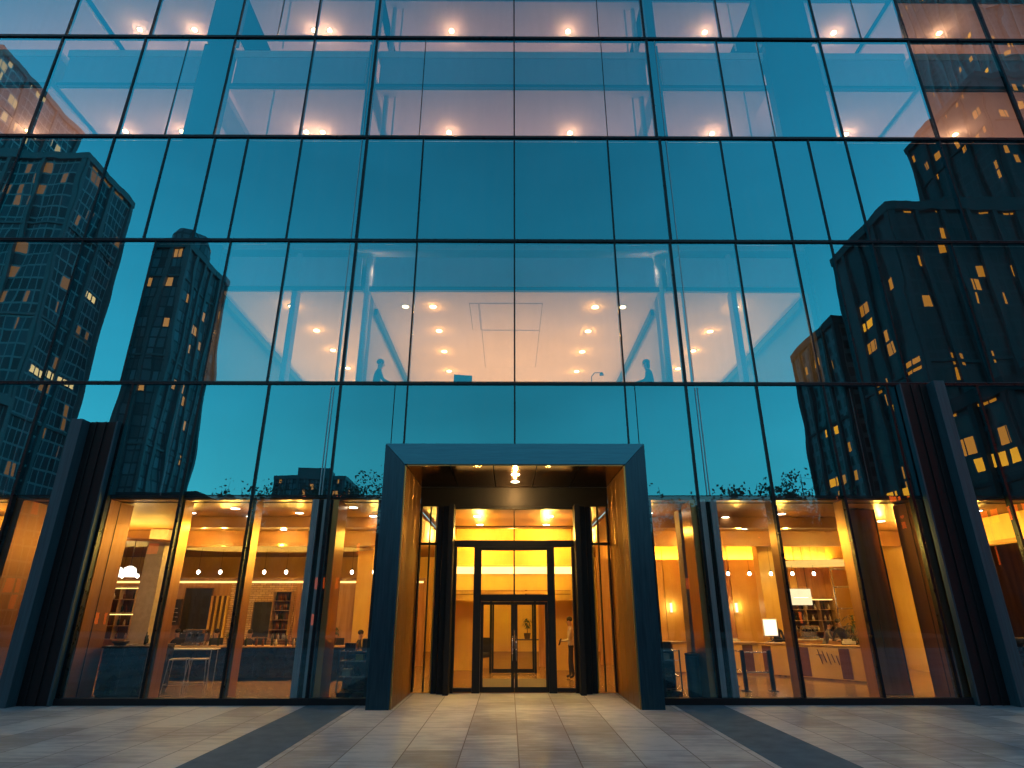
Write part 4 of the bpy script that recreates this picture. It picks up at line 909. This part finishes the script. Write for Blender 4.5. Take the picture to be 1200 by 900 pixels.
for x in (5.2, 6.3, 8.9):
    g = MB(); g.box(x - .04, x + .04, 10.12, 10.19, 1.9, 2.25); g.build('wall_light', M['screen'], B)
    light('POINT', (x, 10.0, 2.1), 14, (1, .7, .3), .05)
for i, (px, lab) in enumerate(((868, 'white paper stack at the left end of the reception counter'), (918, 'low dark card reader on the reception counter before the seated receptionist'), (998, 'open pale booklet on the reception counter at its right end'))):
    x, _ = W(px, 757, 6.6 if i < 2 else 5.2); yy = 6.95 if i == 0 else (6.72 if i == 1 else 5.2)
    g = MB(); g.box(-.16, .16, -.12, .12, 0, .05 + .02 * i); g.box(-.12, .12, .02, .10, .051 + .02 * i, .10 + .02 * i); o = g.build(['paper_stack', 'card_reader', 'booklet'][i], M[['chalk', 'dark', 'white'][i]], bevel=.004); o.location = (x, yy, .992); tag(o, lab, ['paper', 'card reader', 'booklet'][i])
t = thing('console_table', 'slim console table seen straight through the inner entrance doors', 'table', (.75, 11, .012))
g = MB(); g.box(-.7, .7, -.22, .22, .84, .88); g.build('tabletop', M['wood_d'], t)
for sx in (-.65, .65):
    for sy in (-.18, .18): g = MB(); g.box(sx - .02, sx + .02, sy - .02, sy + .02, 0, .84); g.build('leg', M['black'], t)
plant((.6, 11, .892), 'flower vase on the slim console table behind the inner doors', .9, 40, .8, .3, name='flower_vase')
for x, lab in ((-1.3, 'dark lounge chair left of the console table behind the inner doors'), (2.2, 'dark lounge chair right of the console table behind the inner doors')):
    t = thing('lounge_chair', lab, 'chair', (x, 10.4, .012), R(150 if x < 0 else 200))
    g = MB(); g.box(-.35, .35, -.35, .35, .25, .42); g.build('seat', M['cloth_dark'], t, bevel=.04)
    g = MB(); g.box(-.35, .35, -.42, -.30, .3, .95); g.build('backrest', M['cloth_dark'], t, bevel=.04)
    for sx in (-.3, .3):
        for sy in (-.3, .3): g = MB(); g.tube((sx, sy, .26), (sx, sy, 0), .02); g.build('leg', M['black'], t)
for x in (-1.9, 1.4, 3.0):
    g = MB(); g.box(x, x + .5, 12.5, 13, .012, 4.7); g.build('column', M['wood'], B, bevel=.01)
# barrier
t = thing('security_barrier', 'steel and glass barrier with black posts in front of the reception counter', 'barrier', (0, 0, .012))
pa, pb = G(876, 811), G(908, 811); pa2 = (pa[0] + .1, pa[1] + 1.1)
for q in (pa, pb, pa2):
    g = MB(); g.box(q[0] - .045, q[0] + .045, q[1] - .045, q[1] + .045, 0, .98); g.build('post', M['black'], t, bevel=.008)
    g = MB(); g.box(q[0] - .1, q[0] + .1, q[1] - .1, q[1] + .1, 0, .02); g.build('base_plate', M['black'], t)
for z in (.45, .93): g = MB(); g.tube((pa[0] + .045, pa[1], z), (pb[0] - .045, pb[1], z), .018); g.tube((pa[0], pa[1] + .045, z), (pa2[0], pa2[1] - .045, z), .018); g.build('rail', M['chrome'], t)
g = MB(); g.box(pa[0] + .08, pb[0] - .08, pa[1] - .006, pa[1] + .006, .15, .42); g.build('glass_panel', M['clear'], t)
# far right bay
counter('low_cabinet', 'black cabinet behind the glass at the far right below the lit shelf opening', 'cabinet', 11.8, 14.0, .8, 1.5, 1.12, 'dark', 'dark', panels=3)
g = MB(); g.lathe([(.001, 0), (.2, 0), (.27, .1), (.28, .2), (.26, .22), (.24, .12), (.001, .04)], seg=22); o = g.build('basket', M['wood_d'], smooth=True); o.location = (12.45, 1.15, 1.132); tag(o, 'round dark basket on the black cabinet at the far right', 'basket')
t = thing('wall_shelf', 'bronze shelves with small glowing lamps behind the opening in the right golden wall', 'shelf', (15.7, 2.3, 1.0))
for z in (.2, .9, 1.6, 2.3): g = MB(); g.box(-.3, 0.09, -1.3, 1.3, z, z + .03); g.build('shelf_board', M['bronze_d'], t)
for y in (-1.3, 0, 1.3): g = MB(); g.box(-.3, .09, y - .02, y + .02, 0, 2.6); g.build('upright', M['bronze_d'], t)
for j, z in enumerate((1.23, 1.93, 2.63)):
    for i in range(5): bottle(15.55, 1.3 + i * .42, z + .003, 'bottle on the bronze shelves at the far right', 'bottles on the far right shelves')
light('POINT', (15.1, 2.6, 3.4), 120, AMB, .1)
light('POINT', (-14.5, 1.5, 4.1), 170, AMB, .05)
light('POINT', (12.2, 3.0, 4.1), 170, AMB, .05)

# ================================================================== REFLECTED CITY (stands behind the camera)
T = {
 'glassy': tower_mat('tower_teal_glass', (0.32, 0.38, 0.40), (0.06, 0.10, 0.12), 1.0, 1.8, lit=.015, litcol=(1, .09, .025), litpow=6.5, fw=.12, fh=.16),
 'glassy2': tower_mat('tower_dark_glass', (0.21, 0.27, 0.29), (0.03, 0.055, 0.07), .95, 1.8, lit=.02, litpow=2.2, fw=.16, fh=.14),
 'crown': tower_mat('tower_round', (0.04, 0.06, 0.07), (0.09, 0.13, 0.15), 0.9, 1.7, lit=.0, fw=.22, fh=.16),
 'black': tower_mat('tower_black', (0.022, 0.031, 0.037), (0.004, 0.007, 0.009), 0.8, 1.5, lit=.035, litcol=(1, .05, .002), litpow=6.5, fw=.16, fh=.2),
 'stone': tower_mat('tower_stone', (0.08, 0.10, 0.11), (0.008, 0.011, 0.014), 1.1, 1.7, lit=.0, fw=.42, fh=.35),
}
M['rib'] = surf('tower_rib', (0.10, 0.13, 0.145), (0.06, 0.08, 0.09), rough=.5)
M['rib_m'] = surf('tower_rib_mid', (0.034, 0.05, 0.058), (0.016, 0.024, 0.028), rough=.7, spec=.2)
M['rib_d'] = surf('tower_rib_dark', (0.014, 0.020, 0.024), rough=.7, spec=.15)
M['litwin'] = emis('lit_tower_window', (1.0, .06, .003), 13)
M['litwin2'] = emis('lit_tower_window_pale', (1.0, .10, .035), 13)
def tower(name, label, x0, x1, d0, d1, h, mat, rib='rib', sp=5.1, rd=.35, bands=True, setback=0, litmat='litwin', lits=(), both=True):
    """d0, d1: distance in front of the glass facade (towards -Y)"""
    t = thing(name, label, 'building', ((x0 + x1) / 2, -(d0 + d1) / 2, 0), group=None)
    ox, oy = (x0 + x1) / 2, -(d0 + d1) / 2; a, b = (x1 - x0) / 2, (d1 - d0) / 2
    g = MB(); g.box(-a, a, -b, b, 0, h); g.build('wall', mat, t)
    g = MB(); n = max(2, int(2 * a / sp))
    for i in range(n + 1):
        x = -a + i * 2 * a / n
        g.box(x - .25, x + .25, b, b + rd, 0, h + .6)
    n = max(2, int(2 * b / sp)); sx = 1 if x0 < 0 else -1
    for i in range(n + 1):
        y = -b + i * 2 * b / n
        g.box(sx * a, sx * (a + rd), y - .25, y + .25, 0, h + .6)
    g.build('rib', M[rib], t)
    if bands:
        g = MB()
        z = 9.9
        while z < h - 4: g.box(-a - .18, a + .18, -b - .18, b + .18, z, z + .3); z += 3.3 * 4
        g.build('floor_band', M[rib], t)
    g = MB(); g.box(-a - .4, a + .4, -b - .4, b + .4, h, h + 1.0); g.box(-a * .5, a * .4, -b * .5, b * .5, h + 1, h + 4); g.build('parapet', M[rib], t)
    for (u, zz, ww, n) in lits:       # rows of lit windows on the side that faces the middle: u = 0..1 along the depth
        for i in range(n):
            y = b - u * 2 * b - i * ww
            g = MB(); g.box(sx * (a + .02), sx * (a + .06), y - ww + .35, y, zz, zz + .9); g.build('lit_window', M[litmat], t)
    return t
tower('glass_tower', 'tall teal glass residential tower mirrored at the far left edge', -118, -80, 54, 72, 84, T['glassy'], litmat='litwin2', lits=((.1, 60, 1.7, 5), (.45, 48.5, 1.7, 3)))
tower('glass_tower', 'mid teal glass tower mirrored left, in front of the tallest one', -95, -58.5, 51, 61, 60, T['glassy2'], litmat='litwin2', lits=((.12, 29.3, 1.1, 7), (.5, 42, 1.1, 3)))
tower('glass_tower', 'lower glass block mirrored at the far left with pale lit window rows', -90, -52.5, 36, 44, 21.5, T['glassy2'], litmat='litwin2', lits=((.05, 14, 1.0, 7), (.05, 17.3, 1.0, 6)))
t = tower('rounded_tower', 'slender dark tower with a rounded crown mirrored left of the middle', -55.0, -49.6, 64, 76, 54.5, T['crown'], sp=2.2)
g = MB(); g.lathe([(2.6, 0), (2.6, 3.2), (2.2, 4.2), (2.0, 4.2)], (0, 1.0, 55), 24, 1, 1.35); g.build('crown', T['crown'], t)
g = MB()
for i in range(6): g.box(-1.3 + i * .42, -1.2 + i * .42, .9, 1.0, 59, 60.2)
g.build('crown_fins', M['rib'], t)
tower('distant_block', 'small dark distant block with a pitched roof mirrored just left of the portal', -62, -43, 140, 155, 33.5, T['crown'], sp=3)
tower('black_tower', 'broad black office tower with vertical piers mirrored at the right', 38, 72, 34.5, 45, 39.5, T['black'], rib='rib_m', sp=2.6, litmat='litwin', lits=((.55, 30, 1.5, 2), (.15, 20, 1.4, 4), (.6, 12, 1.5, 3)))
tower('stone_tower', 'short dark stone building mirrored right, before the black tower', 39.5, 62, 50, 61, 34.5, T['stone'], rib='rib_d', sp=2.6, lits=((.3, 22, 1.2, 3), (.5, 16, 1.3, 2)))
tower('black_tower', 'taller black tower standing behind the broad one in the mirror image', 63.5, 96, 46, 60, 70, T['black'], rib='rib_d', sp=3.4, lits=((.3, 40, 1.4, 3), (.2, 50, 1.4, 2), (.1, 30, 1.4, 3)))
tower('glass_tower', 'tallest tower with amber lit corner mirrored at the upper right edge', 93, 130, 70, 86, 150, T['stone'], rib='rib', sp=2.4, lits=((.02, 110, 1.6, 2), (.02, 100, 1.6, 2), (.3, 92, 1.6, 3), (.02, 84, 1.6, 2)))
tower('black_tower', 'low black block mirrored at the far right with orange lit windows', 33, 60, 22, 30, 15.5, T['black'], rib='rib_d', sp=2.4, lits=((.05, 11, 1.3, 3), (.05, 7.5, 1.3, 4)))

# low dark blocks closing the street behind the camera
for i, (x0, x1, hh) in enumerate(((-50, -30, 10.5), (-29, -12, 8.6), (-11, 3, 9.6), (4, 17, 8.2), (18, 33, 9.4))):
    tower('low_building', ['low dark building mirrored beyond the trees at the far left', 'low dark building mirrored behind the left street trees', 'low dark building mirrored straight across the street', 'low dark building mirrored behind the right street trees', 'low dark building mirrored next to the black towers'][i], x0, x1, 50, 62, hh, T['stone'], rib='rib_d', sp=3, bands=False)
# trees across the street
def tree(label, x, y, h, crown_r, dens=1.0, bare=False, name='street_tree'):
    t = thing(name, label, 'tree', (x, y, 0)); rr = random.Random(int(abs(x * 13 + y * 7)) + 1)
    g = MB(); ends = []
    p = Vector((0, 0, 0)); r = h * .018 + .06
    for i in range(4):
        q = p + Vector((rr.uniform(-.2, .2), rr.uniform(-.2, .2), h * .13)); g.tube(p, q, r, r * .85, 8); p = q; r *= .85
    for i in range(11 if not bare else 16):
        a = rr.uniform(0, 6.28); e = rr.uniform(.5, 1.35); ln = h * rr.uniform(.22, .48); b0 = Vector((0, 0, 0)).lerp(p, rr.uniform(.7, 1.0))
        d = Vector((math.cos(a) * math.cos(e), math.sin(a) * math.cos(e), math.sin(e))); m1 = b0 + d * ln * .5; m2 = b0 + d * ln + Vector((0, 0, ln * .12))
        g.tube(b0, m1, r * .55, r * .35, 6); g.tube(m1, m2, r * .35, r * .12, 6); ends += [m1, m2, m1.lerp(m2, .5)]
        for k in range(4):
            m3 = m1.lerp(m2, rr.uniform(0, 1)); m4 = m3 + Vector((rr.uniform(-1, 1), rr.uniform(-1, 1), rr.uniform(.1, 1))).normalized() * h * .12
            g.tube(m3, m4, r * .15, r * .05, 4); ends.append(m4)
    g.build('trunk', M['bark'], t)
    g = MB(); n = int((44 if not bare else 8) * dens)
    for e in ends:
        cr = crown_r * rr.uniform(.16, .34)
        for k in range(n):
            c = e + Vector((rr.gauss(0, cr), rr.gauss(0, cr), rr.gauss(0, cr * .7))); s = rr.uniform(.08, .19)
            u = Vector((rr.uniform(-1, 1), rr.uniform(-1, 1), rr.uniform(-1, 1))).normalized(); v = u.orthogonal().normalized()
            g.bm.faces.new([g.bm.verts.new(c + u * s), g.bm.verts.new(c + v * s * .6), g.bm.verts.new(c - u * s), g.bm.verts.new(c - v * s * .6)])
    g.build('crown', M['leaf'], t)
def vx(px, py, d): return W(px, py, d)
for px, py, d, cr, dens, bare, lab in (
    (262, 574, 30, 2.2, 1.0, False, 'leafy street tree mirrored low between the left lobby mullions'),
    (297, 560, 34, 1.8, .5, True, 'sparse tall tree mirrored beside the second left mullion'),
    (365, 556, 40, 3.0, 1.3, False, 'dense round tree mirrored left of the portal'),
    (410, 552, 38, 3.0, 1.2, False, 'dense tree mirrored right against the portal edge'),
    (782, 575, 28, 1.6, .7, True, 'bare-branched tree mirrored just right of the portal'),
    (812, 572, 30, 2.2, 1.0, False, 'bushy tree mirrored right of the portal behind the bare one'),
    (872, 610, 26, 2.2, 1.0, False, 'low round tree mirrored in the pale patch of the right lobby glass'),
    (912, 560, 34, 2.0, .9, False, 'small tree mirrored before the short stone building'),
    (935, 540, 36, 1.6, .5, True, 'thin tall tree mirrored against the evening sky at the right')):
    x, z = W(px, py, d); tree(lab, x, -d, z, cr, dens, bare)

# ================================================================== WORLD, SUN, CAMERA
w = bpy.data.worlds.new('World'); sc.world = w; w.use_nodes = True; nt = w.node_tree; nt.nodes.clear()
sky = N(nt, 'ShaderNodeTexSky', sky_type='NISHITA'); sky.sun_disc = False; sky.sun_elevation = R(1.5); sky.sun_rotation = R(200); sky.altitude = 50
tc = N(nt, 'ShaderNodeTexCoord'); sp = N(nt, 'ShaderNodeSeparateXYZ'); L(nt, tc.outputs['Generated'], sp.inputs[0])
rm = ramp(nt, sp.outputs[2], [(0.0, (.52, .70, .72)), (.12, (.42, .66, .70)), (.30, (.25, .52, .62)), (.6, (.13, .33, .46)), (1.0, (.08, .2, .32))], 'B_SPLINE')
mx = N(nt, 'ShaderNodeMix', data_type='RGBA', blend_type='ADD'); mx.inputs[0].default_value = 1.0
sc1 = N(nt, 'ShaderNodeVectorMath', operation='SCALE'); sc1.inputs['Scale'].default_value = 0.008; L(nt, sky.outputs[0], sc1.inputs[0])
L(nt, rm.outputs[0], mx.inputs[6]); L(nt, sc1.outputs[0], mx.inputs[7])
ax = mathn(nt, 'POWER', mathn(nt, 'ABSOLUTE', sp.outputs[0]), 1.4)
cmap = N(nt, 'ShaderNodeMapping'); cmap.inputs['Scale'].default_value = (1.0, 1.0, 3.2); L(nt, tc.outputs['Generated'], cmap.inputs[0])
cn = N(nt, 'ShaderNodeTexNoise', i_Scale=2.3, i_Detail=5, i_Roughness=0.5); L(nt, cmap.outputs[0], cn.inputs['Vector'])
gain = mathn(nt, 'MULTIPLY_ADD', ax, 1.7, 0.74); gain = mathn(nt, 'ADD', gain, mathn(nt, 'MULTIPLY_ADD', cn.outputs[0], 0.55, -0.15))
bg = N(nt, 'ShaderNodeBackground'); L(nt, mathn(nt, 'MULTIPLY', gain, 1.05), bg.inputs[1]); L(nt, mx.outputs[2], bg.inputs[0]); o = N(nt, 'ShaderNodeOutputWorld'); L(nt, bg.outputs[0], o.inputs[0])
sd = bpy.data.lights.new('sun', 'SUN'); sd.energy = 0.10; sd.angle = R(12); sd.color = (1, .8, .7); so = bpy.data.objects.new('sun', sd); col.objects.link(so); so.rotation_euler = (R(-50), 0, R(20))

cd = bpy.data.cameras.new('camera'); cam = bpy.data.objects.new('camera', cd); col.objects.link(cam); sc.camera = cam
cd.sensor_width = 36; cd.lens = 36 * F / 1200; cd.clip_end = 3000; cd.clip_start = .1
cam.location = (-0.15, CY, CZ); cam.rotation_euler = (R(90 + 20.8), 0, R(-.3))
sc.view_settings.view_transform = 'Standard'; sc.view_settings.look = 'None'; sc.view_settings.exposure = 0
sc.cycles.use_denoising = True
try: sc.cycles.denoiser = 'OPENIMAGEDENOISE'
except Exception: pass
sc.cycles.max_bounces = 8; sc.cycles.transparent_max_bounces = 16; sc.cycles.sample_clamp_indirect = 4; sc.cycles.caustics_reflective = False; sc.cycles.caustics_refractive = False
